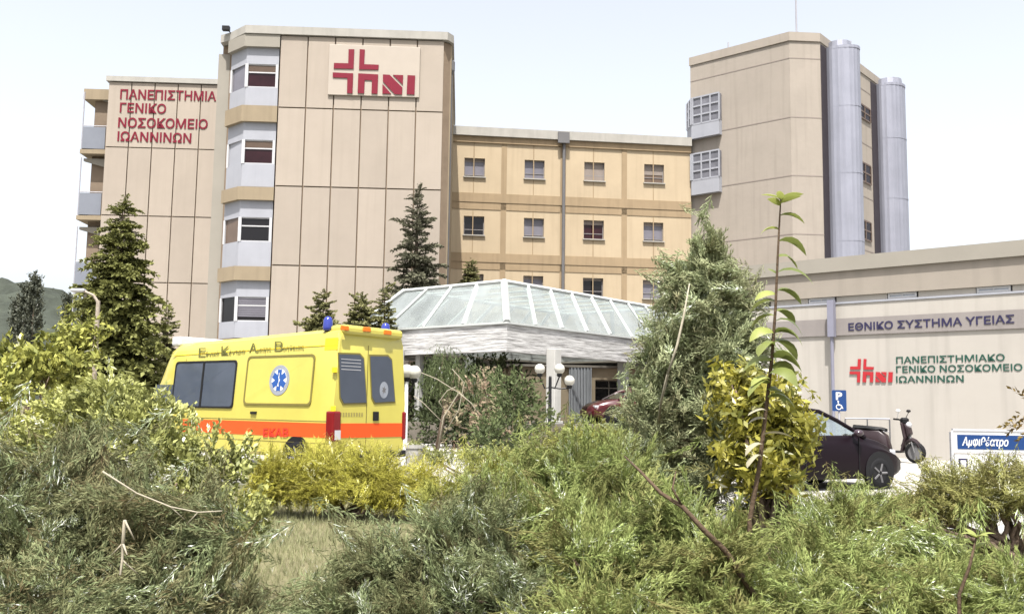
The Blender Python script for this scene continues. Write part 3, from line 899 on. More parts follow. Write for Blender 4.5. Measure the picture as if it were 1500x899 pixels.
# star of life
cx, cz = sx(408,556.5)
def sdisc(r, d0, d1, mat, name, parent, n=32): return splate([(cx+r*math.cos(2*math.pi*k/n), cz+r*math.sin(2*math.pi*k/n)) for k in range(n)], d0, d1, mat, name, parent)
M_ring = surf('badge_ring', (.19,.205,.235), .45, .12, 9)
badge = sdisc(.29, .005, .016, M_ring, 'star_badge', amb); sdisc(.215, .0165, .019, M_whitep, 'badge_field', badge)
for a in (0, 60, 120):
    c, s_ = math.cos(math.radians(a)), math.sin(math.radians(a))
    q = [(-.058,-.205),(.058,-.205),(.058,.205),(-.058,.205)]
    splate([(cx+x*c-z*s_, cz+x*s_+z*c) for x,z in q], .0192, .0215+a*1e-5, M_starblue, 'star', badge)
mb = MB()
pts = []
for k in range(25):
    t = k/24; pts.append((cx+.022*math.sin(t*9.4)*(1-t*.5), ys(cz)+.024-(t-.5)*.02, cz-.12+.22*t))
mb.tube(pts, .008, 5); mb.tube([(cx,ys(cz)+.025,cz-.14),(cx,ys(cz)+.022,cz+.14)], .007, 5)
mb.build('serpent_staff', M_whitep, badge)
# stripes
x_r, zs1 = sx(489,620); _, zs0 = sx(489,641.5)
splate([(.0,zs0),(4.6,zs0),(4.6,zs1),(.0,zs1)], .0, .006, M_orange, 'side_stripe', amb)
mb = MB(); mb.box(-.007, -.001, -HW+.04, HW-.04, zs0, zs1); mb.build('rear_stripe', M_orange, amb)
# lettering: text plane helper has y=const facing -y, so give it a carrier turned to face the side
def side_text(name, body, px0, py0, px1, py1, cap, mat, bold=.0, off=.012):
    xA, zA = sx(px0,py0); xB, zB = sx(px1,py1)
    o = text_obj(name, body, mat, amb, -xA, -xB, zA, cap, 0, .004, bold=bold, z1=zB)
    zc_ = (zA+zB)/2+cap/2
    lean = math.atan(.075) if zc_ > 1.35 else 0
    o.rotation_euler = (0, 0, math.pi)
    o.location = (0, ys(zc_)+off, 0)
    return o
u = 17.5/F_PX
for (big, rest, p0, pm, p1, b0, b1) in (('Ε','θνικό',287,297,317,522.5,520),('Κ','έντρο',320,331,355,520,517),('Α','μεσης',361,372,393,516,513.5),('Β','οήθειας',398,410,441,514,511)):
    side_text('lettering', big, p0, b0, pm, b0, 15*u, M_olive)
    side_text('lettering', rest, pm+.6, b0-.6, p1, b1, 7.5*u, M_olive, bold=-.005)
side_text('lettering', 'ΕΚΑΒ', 386, 639.5, 423, 639.5, 12.5*u, M_stripe_text, bold=.02)
# rear: two doors with windows, lamps, handle, bumper
def rx(px,py): x,z = FRr.on(px,py); return HW-x, z
def rplate(poly, d0, d1, mat, name, parent):      # poly in (y, z), proud of the rear by d
    n = len(poly); mb = MB()
    mb.add([(-d1,y,z) for y,z in poly]+[(-d0,y,z) for y,z in poly], [tuple(range(n)), tuple(range(2*n-1,n-1,-1))]+[(i,n+i,n+(i+1)%n,(i+1)%n) for i in range(n)])
    return mb.build(name, mat, parent)
for (pts, nm) in (((( 494.5,516),(527,517),(533,524),(537.5,592),(502,593),(497,583)),'a'),(((540.5,519),(568,519.5),(574,526),(579,590),(548,592),(543.5,583)),'b')):
    poly = [rx(*p) for p in pts]
    c = np.mean(poly, 0)
    seal = rplate([tuple(c+(np.array(p)-c)*1.0) for p in poly], 0, .010, M_gasket, 'window_seal', amb)
    w_ = rplate([tuple(c+(np.array(p)-c)*.93) for p in poly], .006, .016, M_vanglass, 'rear_window', amb)
    if nm == 'a':
        for k in range(4):
            y0,z0 = rx(499,526+k*5); y1,_ = rx(528,526+k*5)
            rplate([(y0,z0),(y1,z0),(y1,z0+.012),(y0,z0+.012)], .016, .018, M_alu, 'vent_louvre', w_)
    else:
        y0,z0 = rx(561.5,571)
        rplate([(y0+.115*math.cos(2*math.pi*k/24), z0+.16*math.sin(2*math.pi*k/24)) for k in range(24)], .016, .019, M_ring, 'round_sticker', w_)
        rplate([(y0+.06*math.cos(2*math.pi*k/12+.2)*(1 if k%2 else .5), z0+.08*math.sin(2*math.pi*k/12+.2)*(1 if k%2 else .5)) for k in range(12)], .019, .021, M_grey, 'sticker_star', w_)
dy = rx(538,560)[0]
mb = MB(); mb.box(-.004, -.001, dy-.008, dy+.008, .45, ZT-.3); mb.build('door_gap', M_gasket, amb)
y0,z1 = rx(546,602.5); y1,z0 = rx(553.5,616)
mb = MB(); mb.box(-.03, -.002, min(y0,y1), max(y0,y1), z0, z1); mb.build('door_handle', M_dark, amb, bevel=.01)
ta, tz1 = rx(497,602); _, tz0 = rx(497,646)
mb = MB(); mb.box(-.045, .16, HW-.17, HW+.03, tz0, tz1); mb.build('tail_light', M_tail, amb, bevel=.03)
mb = MB(); mb.box(-.03, .14, -HW-.012, -HW+.09, tz0, tz1); mb.build('tail_light', M_tail, amb, bevel=.03)
mb = MB(); mb.box(-.052, -.0455, HW-.16, HW-.02, tz0+.03, tz0+.2); mb.build('reversing_lens', M_frame, amb)
mb = MB(); mb.box(-.12, .08, -HW+.05, HW-.05, .34, .47); mb.build('rear_bumper', M_dark, amb, bevel=.03)
hz0 = FRr.z(530, 492); 
mb = MB(); mb.box(-.06, .35, -WT+.08, WT-.08, hz0, ZT+.05); mb.build('roof_header', M_yellow, amb, bevel=.06)
for p in ((501,480.5),(533.5,482.5),(564,487)):
    y_,z_ = rx(*p); mb = MB(); mb.box(-.085, -.055, y_-.1, y_+.1, z_-.045, z_+.045); mb.build('marker_light', M_orangelamp, amb, bevel=.02)
for (yy) in (WT-.10, -WT+.10):
    mb = MB(); mb.lathe([(.09,0),(.095,.05),(.085,.20),(.06,.25),(.01,.27)], 14, (.42,yy,ZT-.05)); mb.build('beacon', M_beacon, amb, smooth=True)
splate([(.02,ZT-.42),(.36,ZT-.42),(.36,ZT-.2),(.02,ZT-.2)], .0, .004, M_yellowd, 'corner_patch', amb)
mb = MB(); sphere_mesh(mb, (1.9,0,bz(1.9)-.02), .3, sz=.35); mb.build('roof_vent', M_yellow, amb, smooth=True)
mb = MB(); mb.box(XF-.2, XF+.1, -.62, .8, bz(XF)-.06, bz(XF)+.15); mb.build('light_bar', M_whitep, amb, bevel=.05)
def sline(pts, w=.012):
    mb = MB()
    mb.tube([(x, ys(z)+.002, z) for x,z in pts], w/2, 4)
    return mb
sline([(2.06,.5),(2.06,ZT-.38)]).build('door_gap', M_gasket, amb)
sline([(XF-.62,.5),(XF-.62,ZT-.5)]).build('door_gap', M_gasket, amb)
sline([(.02,ZT-.33),(1.5,ZT-.35),(XF-.1,ZT-.42)], .016).build('gutter_line', M_yellowd, amb)
for z in (.62, 1.02): sline([(.05,z),(XF-.2,z)], .010).build('trim_line', M_gasket, amb)
mb = MB(); mb.box(2.15, 2.32, HW-.01, HW+.03, 1.12, 1.17); mb.build('door_handle', M_dark, amb)
for z in (.75, 1.25, 1.95):
    mb = MB(); mb.box(-.03, .05, HW-.045, HW+.015, z-.05, z+.05); mb.build('door_hinge', M_yellowd, amb, bevel=.008)
y0_, z0_ = rx(498,608); y1_, z1_ = rx(533,603)
mb = MB()
for q in range(9):
    ya = y0_+(y1_-y0_)*q/9; yb = y0_+(y1_-y0_)*(q+.6)/9
    mb.box(-.004, -.001, min(ya,yb), max(ya,yb), min(z0_,z1_)-.02, min(z0_,z1_)+.05)
mb.build('faded_marks', surf('faded_grey_marks', (.22,.19,.06), .6), amb)
# cab glass and doors
splate(rrect(XF-.45,XF+.42,1.25,1.7,.08), .0, .012, M_vanglass, 'cab_window', amb)
mb = MB(); mb.add([(XF+.79,-.72,1.47),(XF+.79,.72,1.47),(XF+.35,.7,bz(XF)-.40),(XF+.35,-.7,bz(XF)-.40)], [(0,1,2,3)]); mb.build('windscreen', M_vanglass, amb)
def wheel(parent, x, y, r, wd, side):
    mb = MB(); 
    prof = [(r*.62,-wd/2),(r*.9,-wd/2),(r,-wd*.3),(r,wd*.3),(r*.9,wd/2),(r*.62,wd/2)]
    n = 24; vs=[]; fs=[]
    for rr,yy in prof:
        for k in range(n):
            t=2*math.pi*k/n; vs.append((x+rr*math.cos(t), y+yy, r+rr*math.sin(t)))
    for i in range(len(prof)-1):
        for k in range(n): fs.append((i*n+k,i*n+(k+1)%n,(i+1)*n+(k+1)%n,(i+1)*n+k))
    mb.add(vs, fs); w_ = mb.build('wheel', M_rubber, parent, smooth=True)
    mb = MB(); mb.disc_y((x,r), 0, r*.63, y-wd*.3, y+wd*.38*1); 
    for k in range(5):
        t = 2*math.pi*k/5; yy = y+side*wd*.42
        mb.tube([(x+r*.12*math.cos(t),yy,r+r*.12*math.sin(t)),(x+r*.6*math.cos(t),yy,r+r*.6*math.sin(t))], r*.08, 5)
    mb.build('rim', M_grey, w_)
    return w_
for x in (.95, XF+.4):
    for s_ in (1,-1):
        wheel(amb, x, s_*(HW-.10), .33, .22, s_)
        mb = MB(); mb.disc_y((x,.34), .0, .40, *( (HW-.02,HW+.004) if s_ > 0 else (-HW-.004,-HW+.02))); mb.build('wheel_arch', M_rubber, amb)

# --- dark car beside the sign wall
M_carp = surf('plum_car_paint', (.005,.0022,.004), .4, .05, 2, coat=.0, spec=.13)
CW = at(1292, 690, 16.6)            # front wheel
CY = math.radians(27)
fdir = np.array([math.cos(CY), math.sin(CY), 0]); ldir = np.array([-math.sin(CY), math.cos(CY), 0])
corg = CW - fdir*2.86 + ldir*.80; corg[2] = 0
def hatch(name, org, yaw, mat, label, s=1.0, lights=True):
    car = thing(name, org, yaw, label, 'car')
    car.scale = (s, s, s)
    mb = MB()
    # x: 0 rear bumper .. 3.85 front bumper (front wheel at 3.05, rear at .6)
    secs = [(0,.34,.62,.78,.72,.74,.66,.08),(.06,.25,.72,.98,.78,.80,.74,.1),(.35,.2,.78,1.0,.82,.83,.77,.08),(1.2,.2,.8,1.0,.83,.84,.78,.07),(2.3,.2,.8,1.0,.83,.84,.78,.07),(2.75,.2,.78,.98,.83,.83,.75,.08),(3.2,.22,.72,.90,.82,.82,.70,.1),(3.55,.24,.62,.80,.78,.78,.64,.12),(3.78,.28,.52,.66,.68,.68,.52,.1),(3.85,.32,.48,.56,.58,.58,.45,.06)]
    loft(mb, secs)
    b = mb.build('body', mat, car, smooth=True); e_ = b.modifiers.new('edge','EDGE_SPLIT'); e_.split_angle = math.radians(40)
    # roof and pillars
    A = [(.10,.97),(.28,1.28),(.65,1.44),(1.3,1.48),(1.75,1.44),(2.15,1.28),(2.78,.97)]
    mb = MB()
    def yy(z): return .76-(z-.95)*.28
    n = len(A)
    top = [(x,z) for x,z in A]
    for i in range(n-1):
        (xa,za),(xb2,zb2) = A[i],A[i+1]
        if 1 <= i <= 4:
            mb.add([(xa,yy(za),za),(xb2,yy(zb2),zb2),(xb2,-yy(zb2),zb2),(xa,-yy(za),za),(xa,yy(za),za-.05),(xb2,yy(zb2),zb2-.05),(xb2,-yy(zb2),zb2-.05),(xa,-yy(za),za-.05)], [(0,1,2,3),(7,6,5,4),(0,4,5,1),(3,2,6,7),(0,3,7,4),(1,5,6,2)])
        for s_ in (1,-1):
            mb.tube([(xa,s_*yy(za)*.985,za-.015),(xb2,s_*yy(zb2)*.985,zb2-.015)], .04, 6)
    for s_ in (1,-1):
        mb.tube([(1.25,s_*yy(1.45),1.45),(1.2,s_*yy(.97),.97)], .04, 6)
        mb.tube([(.55,s_*yy(1.36),1.36),(.42,s_*yy(.97),.97)], .07, 6)
    mb.build('roof', mat, car, smooth=False)
    gl = MATS.get('car_window') or clearglass()
    for s_ in (1,-1):
        for q in ([(1.24,.99),(2.66,.99),(2.12,1.27),(1.73,1.41),(1.28,1.43)],[(.48,.99),(1.17,.99),(1.22,1.43),(.68,1.40)]):
            mb = MB(); mb.add([(x,s_*(yy(z)-.012),z) for x,z in q], [tuple(range(len(q)))]); mb.build('side_window', gl, car)
        mb = MB(); sphere_mesh(mb, (2.45,s_*.90,1.04), .09, sz=.75); mb.tube([(2.45,s_*.76,1.0),(2.45,s_*.88,1.03)], .03, 6); mb.build('wing_mirror', MATS['mirror_shell'], car, smooth=True)
        mb = MB(); mb.box(3.52, 3.74, s_*.50-.12, s_*.50+.12, .60, .72); mb.build('headlight', M_alu, car, bevel=.03)
        mb = MB(); mb.box(1.45, 1.62, s_*.838-.02, s_*.838+.02, .80, .84); mb.build('door_handle', M_dark, car)
        mb = MB(); mb.box(1.195, 1.215, s_*.835-.012, s_*.835+.012, .32, .97); mb.box(2.52, 2.535, s_*.832-.012, s_*.832+.012, .36, .95); mb.build('door_gap', M_dark, car)
        for x in (.62, 3.05):
            mb = MB(); mb.disc_y((x,.33), 0, .37, *((.79,.842) if s_>0 else (-.842,-.79))); mb.build('wheel_arch', M_dark, car)
            wheel(car, x, s_*.755, .30, .19, s_)
    for q in ([(.12,.99),(.28,1.27)],[(2.74,.99),(2.16,1.26)]):
        (xa,za),(xb2,zb2) = q
        mb = MB(); mb.add([(xa,yy(za)-.05,za),(xa,-yy(za)+.05,za),(xb2,-yy(zb2)+.05,zb2),(xb2,yy(zb2)-.05,zb2)], [(0,1,2,3)]); mb.build('windscreen' if xa > 1 else 'rear_window', gl, car)
    for (xx) in (1.3, 1.35):
        pass
    mb = MB()
    for s_ in (1,-1): mb.box(1.25, 1.4, s_*.36-.22, s_*.36+.22, .6, 1.22); mb.box(1.27, 1.36, s_*.36-.12, s_*.36+.12, 1.24, 1.38)
    mb.build('seat', M_framed, car, bevel=.04)
    return car
def clearglass():
    mt, nt, out = nodes_of('car_window')
    p = nt.nodes.new('ShaderNodeBsdfGlossy'); p.inputs['Roughness'].default_value = .03; p.inputs['Color'].default_value = (.9,.95,.93,1)
    t = nt.nodes.new('ShaderNodeBsdfTransparent'); t.inputs['Color'].default_value = (.75,.85,.80,1)
    ms = nt.nodes.new('ShaderNodeMixShader'); ms.inputs[0].default_value = .45
    nt.links.new(t.outputs[0], ms.inputs[1]); nt.links.new(p.outputs[0], ms.inputs[2]); nt.links.new(ms.outputs[0], out.inputs[0])
    MATS['car_window'] = mt
    return mt
surf('mirror_shell', (.03,.018,.024), .3, .05, coat=.6)
hatch('parked_car', corg, CY, M_carp, 'dark plum hatchback parked by the pale sign wall, half behind the yellow bush', s=.93)
M_maroon = surf('maroon_paint', (.045,.008,.010), .3, .05, coat=.6)
rc = at(930, 590, 39.0)
rcar = hatch('parked_car', (rc[0]+1.5, 39.0, .75), math.radians(200), M_maroon, 'maroon car under the glass canopy in front of the entrance')

# --- scooter
M_scoot = surf('scooter_shell', (.02,.012,.014), .4, .1, spec=.3)
so = at(1302, 677, 26.0)
sc = thing('motor_scooter', (so[0], 26.0, 0), math.radians(-44), 'dark motor scooter standing against the pale sign wall behind the dark car', 'scooter')
wb = 1.22
def swheel(x):
    mb = MB(); n=20; r=.26; vs=[]; fs=[]; prof=[(r*.7,-.05),(r*.92,-.055),(r,0),(r*.92,.055),(r*.7,.05)]
    for rr,yy in prof:
        for k in range(n): t=2*math.pi*k/n; vs.append((x+rr*math.cos(t),yy,r+rr*math.sin(t)))
    for i in range(4):
        for k in range(n): fs.append((i*n+k,i*n+(k+1)%n,(i+1)*n+(k+1)%n,(i+1)*n+k))
    mb.add(vs,fs); w_=mb.build('wheel', M_rubber, sc, smooth=True)
    mb=MB(); mb.disc_y((x,r),0,r*.7,-.03,.03); mb.build('rim', M_grey, w_)
sc.scale = (1.08,1.08,1.1)
swheel(-.55); swheel(.67)
mb = MB(); loft(mb, [(-.85,.62,.70,.80,.08,.09,.07,.03),(-.6,.45,.62,.80,.15,.16,.12,.05),(-.2,.38,.58,.78,.16,.17,.13,.05),(-.02,.3,.45,.66,.14,.14,.1,.05),(.05,.24,.32,.42,.14,.14,.1,.04)]); mb.build('rear_body', M_scoot, sc, smooth=True)
mb = MB(); loft(mb, [(-.88,.79,.84,.90,.09,.10,.07,.03),(-.5,.78,.83,.88,.14,.14,.1,.03),(-.15,.77,.80,.85,.12,.12,.08,.03),(-.04,.74,.76,.79,.08,.08,.05,.02)]); mb.build('seat', M_dark, sc, smooth=True)
mb = MB(); mb.box(-.02, .36, -.14, .14, .24, .29); mb.build('footboard', M_dark, sc, bevel=.02)
mb = MB(); mb.prism_y([(.34,.26),(.40,.26),(.50,.62),(.42,.98),(.36,.98),(.43,.60)], -.17, .17); mb.prism_y([(.42,.98),(.50,.62),(.60,.70),(.56,.86)], -.10, .10); mb.build('leg_shield', M_scoot, sc, bevel=.03)
mb = MB(); mb.tube([(.42,0,.92),(.60,0,.50)], .045, 8); mb.tube([(.60,.075,.52),(.67,.075,.26)], .022, 6); mb.tube([(.60,-.075,.52),(.67,-.075,.26)], .022, 6); mb.build('fork', M_grey, sc)
mb = MB(); mb.tube([(.57+.22*math.cos(math.radians(a)),0,.30+.26*math.sin(math.radians(a))) for a in range(20,161,20)], .06, 8); mb.build('mudguard', M_scoot, sc)
mb = MB(); mb.tube([(.30,.36,1.06),(.36,.2,1.05),(.40,0,1.0),(.36,-.2,1.05),(.30,-.36,1.06)], .022, 8); mb.lathe([(.02,-.05),(.10,-.03),(.11,.06),(.06,.1)], 12, (.42,0,1.0)); mb.build('handlebar', M_dark, sc)
mb = MB(); sphere_mesh(mb, (.52,0,.92), .08); mb.build('headlight', M_alu, sc, smooth=True)
for s_ in (1,-1):
    mb = MB(); mb.tube([(.34,s_*.26,1.06),(.40,s_*.32,1.22)], .009, 5); sphere_mesh(mb, (.40,s_*.33,1.26), .055, sz=.7); mb.build('mirror', M_whitep if s_ < 0 else M_dark, sc, smooth=True)

# ------------------------------------------------------------------ street furniture
# parking sign
pp = at(1229, 600, 25.0)
ps = thing('parking_sign', (pp[0], 25.0, 0), math.radians(-8), 'blue disabled parking sign with a white letter on a thin post', 'parking sign')
FP = Frame((pp[0],25.0,0), -8)
x0,z1 = FP.on(1218.5,571,-.03); x1,z0 = FP.on(1240,602,-.03)
M_blue = surf('sign_blue', (.010,.034,.115), .4, .04)
mb = MB(); mb.tube([(0,0,0),(0,0,z1)], .03, 8); mb.build('post', M_pipe_l, ps)
mb = MB(); mb.prism_y(rrect(x0,x1,z0,z1,.03), -.05, -.031); plate = mb.build('sign_plate', M_blue, ps)
mb = MB(); xm=(x0+x1)/2
text_obj('lettering', 'P', M_whitep, plate, xm-.085, xm+.075, z0+.30, .2, -.051, .004, bold=.03)
zc_=z0+.13
mb = MB(); mb.disc_y((xm-.015,zc_-.02), .055, .075, -.056, -.0505, 18); mb.disc_y((xm-.03,zc_+.12), 0, .022, -.056, -.0505, 12)
mb.tube([(xm-.03,-.053,zc_+.1),(xm-.025,-.053,zc_+.02),(xm+.05,-.053,zc_+.015),(xm+.085,-.053,zc_-.07)], .012, 5); mb.build('wheelchair_symbol', M_whitep, plate)
# handrail
mb = MB()
r0 = at(1238,612.5,26.8); r1 = at(1303,612.5,26.6); zr = r0[2]
rail = thing('handrail', (*r0[:2],0), 0, 'thin grey metal handrail along the sign wall above the dark car', 'handrail')
d = r1-r0
mb.tube([(0,0,zr),(d[0],d[1],zr)], .022, 8); mb.tube([(0,0,zr-.35),(d[0],d[1],zr-.35)], .014, 6)
mb.build('rail', M_pipe_l, rail)
for t in (0,.5,1):
    mb = MB(); mb.tube([(d[0]*t,d[1]*t,0),(d[0]*t,d[1]*t,zr-.02)], .02, 6); mb.build('post', M_grey, rail)
# direction board
DB = 13.2
FD = Frame(at(1450,660,DB), -6)
x0,z1 = FD.on(1393,629); x1,z0 = FD.on(1560,664)
db = thing('direction_board', FD.o, FD.a, 'white framed direction board with a blue strip reading amphitheatre above the juniper', 'direction sign')
mb = MB(); mb.prism_y(rrect(x0,x1,z0,z1,.04), -.02, .02); b1 = mb.build('board', M_whitep, db)
mb = MB()
w=.016
mb.box(x0-w,x0+w,-.035,.03,0,z1-.03); mb.box(x1-w,x1+w,-.035,.03,0,z1-.03); mb.box(x0+w,x1-w,-.03,.03,z1-w,z1+w); mb.box(x0+w,x1-w,-.028,.03,z0-w,z0+w)
mb.build('frame', M_alu, db)
bx,bz1 = FD.on(1401,636); _,bz0 = FD.on(1401,657)
mb = MB(); mb.box(bx, x1-.05, -.026, -.0205, bz0, bz1); strip = mb.build('blue_strip', M_blue, b1)
tx1 = FD.x(1476,650)
text_obj('lettering', 'Αμφιθέατρο', M_whitep, strip, bx+.06, tx1, bz0+.05, .115, -.0265, .004, bold=.02, shear=.25)
z2_ = z0-.03; 
mb = MB(); mb.prism_y(rrect(x0+.03,x1-.03,z2_-.32,z2_,.03), -.018, .018); b2 = mb.build('board', M_whitep, db)
mb = MB(); mb.box(x0+.08, x0+.2, -.0235, -.0185, z2_-.2, z2_-.06); mb.build('symbol_square', M_navy, b2)
mb = MB(); mb.box(x0+.105, x0+.175, -.0275, -.024, z2_-.175, z2_-.085); mb.build('symbol_square', M_whitep, b2)
# globe lamps
M_globe = surf('opal_globe', (.38,.37,.33), .25, .03)
def globe_lamp(pos, yaw, globes, h, label, r=.15, group='double globe lamps', pm=None):
    t = thing('globe_lamp', (pos[0],pos[1],pos[2]), yaw, label, 'lamp', group)
    mb = MB(); mb.lathe([(.10,0),(.10,.12),(.05,.2),(.04,h-.05),(.03,h)], 10); mb.build('post', pm or M_dark, t, smooth=True)
    for (gx,gz) in globes:
        mb = MB(); mb.tube([(0,0,h-.28),(gx*.5,0,h-.32),(gx,0,gz-r-.06)], .02, 6) if abs(gx) > .02 else mb.tube([(0,0,h-.1),(0,0,gz-r-.06)], .02, 6)
        mb.lathe([(.05,-r-.07),(.075,-r-.02),(.06,-r+.02)], 10, (gx,0,gz)); mb.build('arm', M_dark, t)
        mb = MB(); sphere_mesh(mb, (gx,0,gz), r, 18, 12); mb.build('globe', M_globe, t, smooth=True)
    return t
la = at(806, 545, 24.5)
globe_lamp((la[0]-.0,24.5,0), 0, [(-.27,la[2]+.08),(.24,la[2]+.09),(.50,la[2]-.21)], la[2]-.1, 'globe lamp post in front of the broad canopy pillar', .135)
lb = at(596, 545, 20.5)
globe_lamp((lb[0],20.5,0), 0, [(-.15,lb[2]),(.16,lb[2]),(0.0,lb[2]+.02)], lb[2]-.1, 'white globe lamp post just right of the ambulance rear', .15, pm=M_whitep)
# street lamp at left
sl = at(139, 545, 22.0)
zl_ = at(144, 440, 22.0)
t = thing('street_lamp', (sl[0],22.0,0), 0, 'weathered street lamp pole with a short bent arm in front of the left spruce', 'street lamp')
mb = MB(); dx_ = zl_[0]-sl[0]; mb.tube([(0,0,0),(dx_*.9,0,zl_[2]-.2),(dx_,0,zl_[2])], [.07,.05,.045], 8); mb.build('pole', M_barkgrey, t)
mb = MB(); e2 = at(122,426,22.0); mb.tube([(dx_,0,zl_[2]-.05),(dx_-.12,0,zl_[2]+.12),(e2[0]-sl[0],0,e2[2])], .035, 6); mb.build('arm', M_barkgrey, t)
mb = MB(); mb.box(e2[0]-sl[0]-.28, e2[0]-sl[0]+.05, -.08, .08, e2[2]-.03, e2[2]+.05); mb.build('lamp_head', M_alu, t, bevel=.03)
# planter
pl = at(608, 664, 15.8)
t = thing('flower_pot', (pl[0],15.8,0), 0, 'round white concrete flower pot beside the ambulance rear corner', 'pot')
zt_ = at(608,651,15.8)[2]
mb = MB(); mb.lathe([(.12,.0),(.135,.02),(.16,zt_-.06),(.175,zt_-.055),(.175,zt_),(.14,zt_),(.135,zt_-.05)], 20); mb.build('bowl', surf('pot_concrete', (.27,.26,.24), .85, .12, 6, streak=.2), t, smooth=False)

# ------------------------------------------------------------------ vegetation
RG = np.random.default_rng(11)
def unit(v): 
    v = np.asarray(v, float); return v/(np.linalg.norm(v, axis=-1, keepdims=True)+1e-9)

class Tpl:
    """A small spray of foliage growing along +z: quads plus a 0..1 'tip' value per vertex."""
    def __init__(s): s.v=[]; s.f=[]; s.t=[]
    def blade(s, p, d, L, w, tip0, tip1, side=None, bend=0.0):
        p=np.array(p); d=unit(d)
        if side is None:
            side=np.cross(d, RG.normal(size=3))
        side=unit(side-d*np.dot(side,d)); nrm=np.cross(d,side)
        m_=p+d*L*.45+nrm*bend*L*.3
        n=len(s.v)
        s.v += [p, m_+side*w/2, p+d*L+nrm*bend*L, m_-side*w/2]
        s.t += [tip0,(tip0+tip1)/2,tip1,(tip0+tip1)/2]
        s.f.append((n,n+1,n+2,n+3))
    def done(s):
        s.v=np.array(s.v); s.f=np.array(s.f); s.t=np.array(s.t); return s

def juniper_plume(L=.30, nb=20, w=.005, spread=.075, ang=32, shoots=6, flat=1.0, sl=.034, bend=.18):
    T=Tpl(); bx=RG.normal()*bend; by=RG.normal()*bend
    def ax(t): return np.array([bx*L*t*t, by*L*t*t, L*t])
    for i in range(4):
        T.blade(ax(i/4), ax((i+1)/4)-ax(i/4), L*.28, w*.8, 0, .1)
    for i in range(nb):
        t=.06+.94*i/(nb-1); az=i*2.4+RG.normal()*.3
        a=math.radians(ang*(1.15-.75*t)+RG.normal()*5)
        d=np.array([math.sin(a)*math.cos(az)+2*bx*t*.5, math.sin(a)*math.sin(az)*flat+2*by*t*.5, math.cos(a)])
        bl=spread*(1.1-.55*t)*RG.uniform(.75,1.2); p=ax(t)
        T.blade(p, d, bl*1.1, w*.9, .1+.3*t, .8)
        for k in range(shoots):
            u=.1+.9*k/shoots; q=p+unit(d)*bl*u
            e=unit(unit(d)+RG.normal(size=3)*.24+np.array([0,0,.2]))
            T.blade(q, e, sl*RG.uniform(.6,1.2), w, .1+.3*t+.25*u, .55+.45*t)
    return T.done()

def leaf_shoot(n=12, L=.16, ll=.035, lw=.017, droop=.2, ang=55):
    T=Tpl(); b=RG.normal(size=2)*.25
    def ax(t): return np.array([b[0]*L*t*t,b[1]*L*t*t,L*t])
    T.blade(ax(0), ax(1), L, .005, 0, .3)
    for i in range(n):
        t=.12+.88*i/(n-1); az=i*2.4+RG.normal()*.3; a=math.radians(ang*(1-.5*t)+RG.normal()*10)
        d=np.array([math.sin(a)*math.cos(az),math.sin(a)*math.sin(az),math.cos(a)-droop*RG.uniform(0,1)]); d=unit(d)
        side=np.cross(d,[0,0,1])+RG.normal(size=3)*.3
        T.blade(ax(t), d, ll*RG.uniform(.7,1.25), lw*RG.uniform(.8,1.2), .2+.5*t, .4+.6*t, side=side, bend=RG.uniform(-.25,.05))
    return T.done()

def spruce_frond(nt=11, w=.055, droop=.25, upt=.0):
    """flat spruce branch of unit length along +z, spreading in x, drooping to -y"""
    T=Tpl()
    def ax(t): return np.array([0,-droop*t*t+upt*t**3,t])
    for i in range(5): T.blade(ax(i/5), ax((i+1)/5)-ax(i/5), .24, w*.8, .0,.3)
    for i in range(nt):
        for s in (-1,1):
            t=.18+.82*i/(nt-1)+RG.normal()*.02; L=.42*(1.08-t)**.8*RG.uniform(.75,1.2)+.05
            d=unit(np.array([s*.8,-.18+RG.normal()*.14,.62]))
            p=ax(t)
            T.blade(p,d,L,w*1.1,.2+.3*t,.6+.4*t)
            for k in range(4):
                u=.2+.75*k/4; e=unit(d+np.array([0,-.2,0])+RG.normal(size=3)*.5)
                T.blade(p+d*L*u, e, .15*RG.uniform(.6,1.2), w, .3+.4*t, .75+.25*t)
    for k in range(5): T.blade(ax(.9), unit(np.array([RG.normal()*.4,RG.normal()*.2,1])), .16, w, .7,1)
    return T.done()

def weeping_strand(n=16, L=.7, ll=.10, lw=.02):
    T=Tpl(); b=RG.normal()*.15
    def ax(t): return np.array([b*L*t*t, .25*L*t*(1-t), -L*t])
    for i in range(4): T.blade(ax(i/4),ax((i+1)/4)-ax(i/4),L*.28,.006,0,.3)
    for i in range(n):
        t=.05+.95*i/(n-1); az=RG.uniform(0,6.28)
        d=unit(np.array([math.cos(az)*.5,math.sin(az)*.5,-1]))
        T.blade(ax(t),d,ll*RG.uniform(.7,1.2),lw,.2+.5*t,.5+.5*t)
    return T.done()

def frames(dirs, rng, up=None):
    z=unit(dirs); n=len(z)
    if up is None:
        r=unit(rng.normal(size=(n,3)))
        x=unit(np.cross(r,z))
    else:
        x=np.cross(np.broadcast_to(np.array(up,float),z.shape),z); x=unit(x+1e-6)
    y=np.cross(z,x)
    return np.stack([x,y,z],-1)

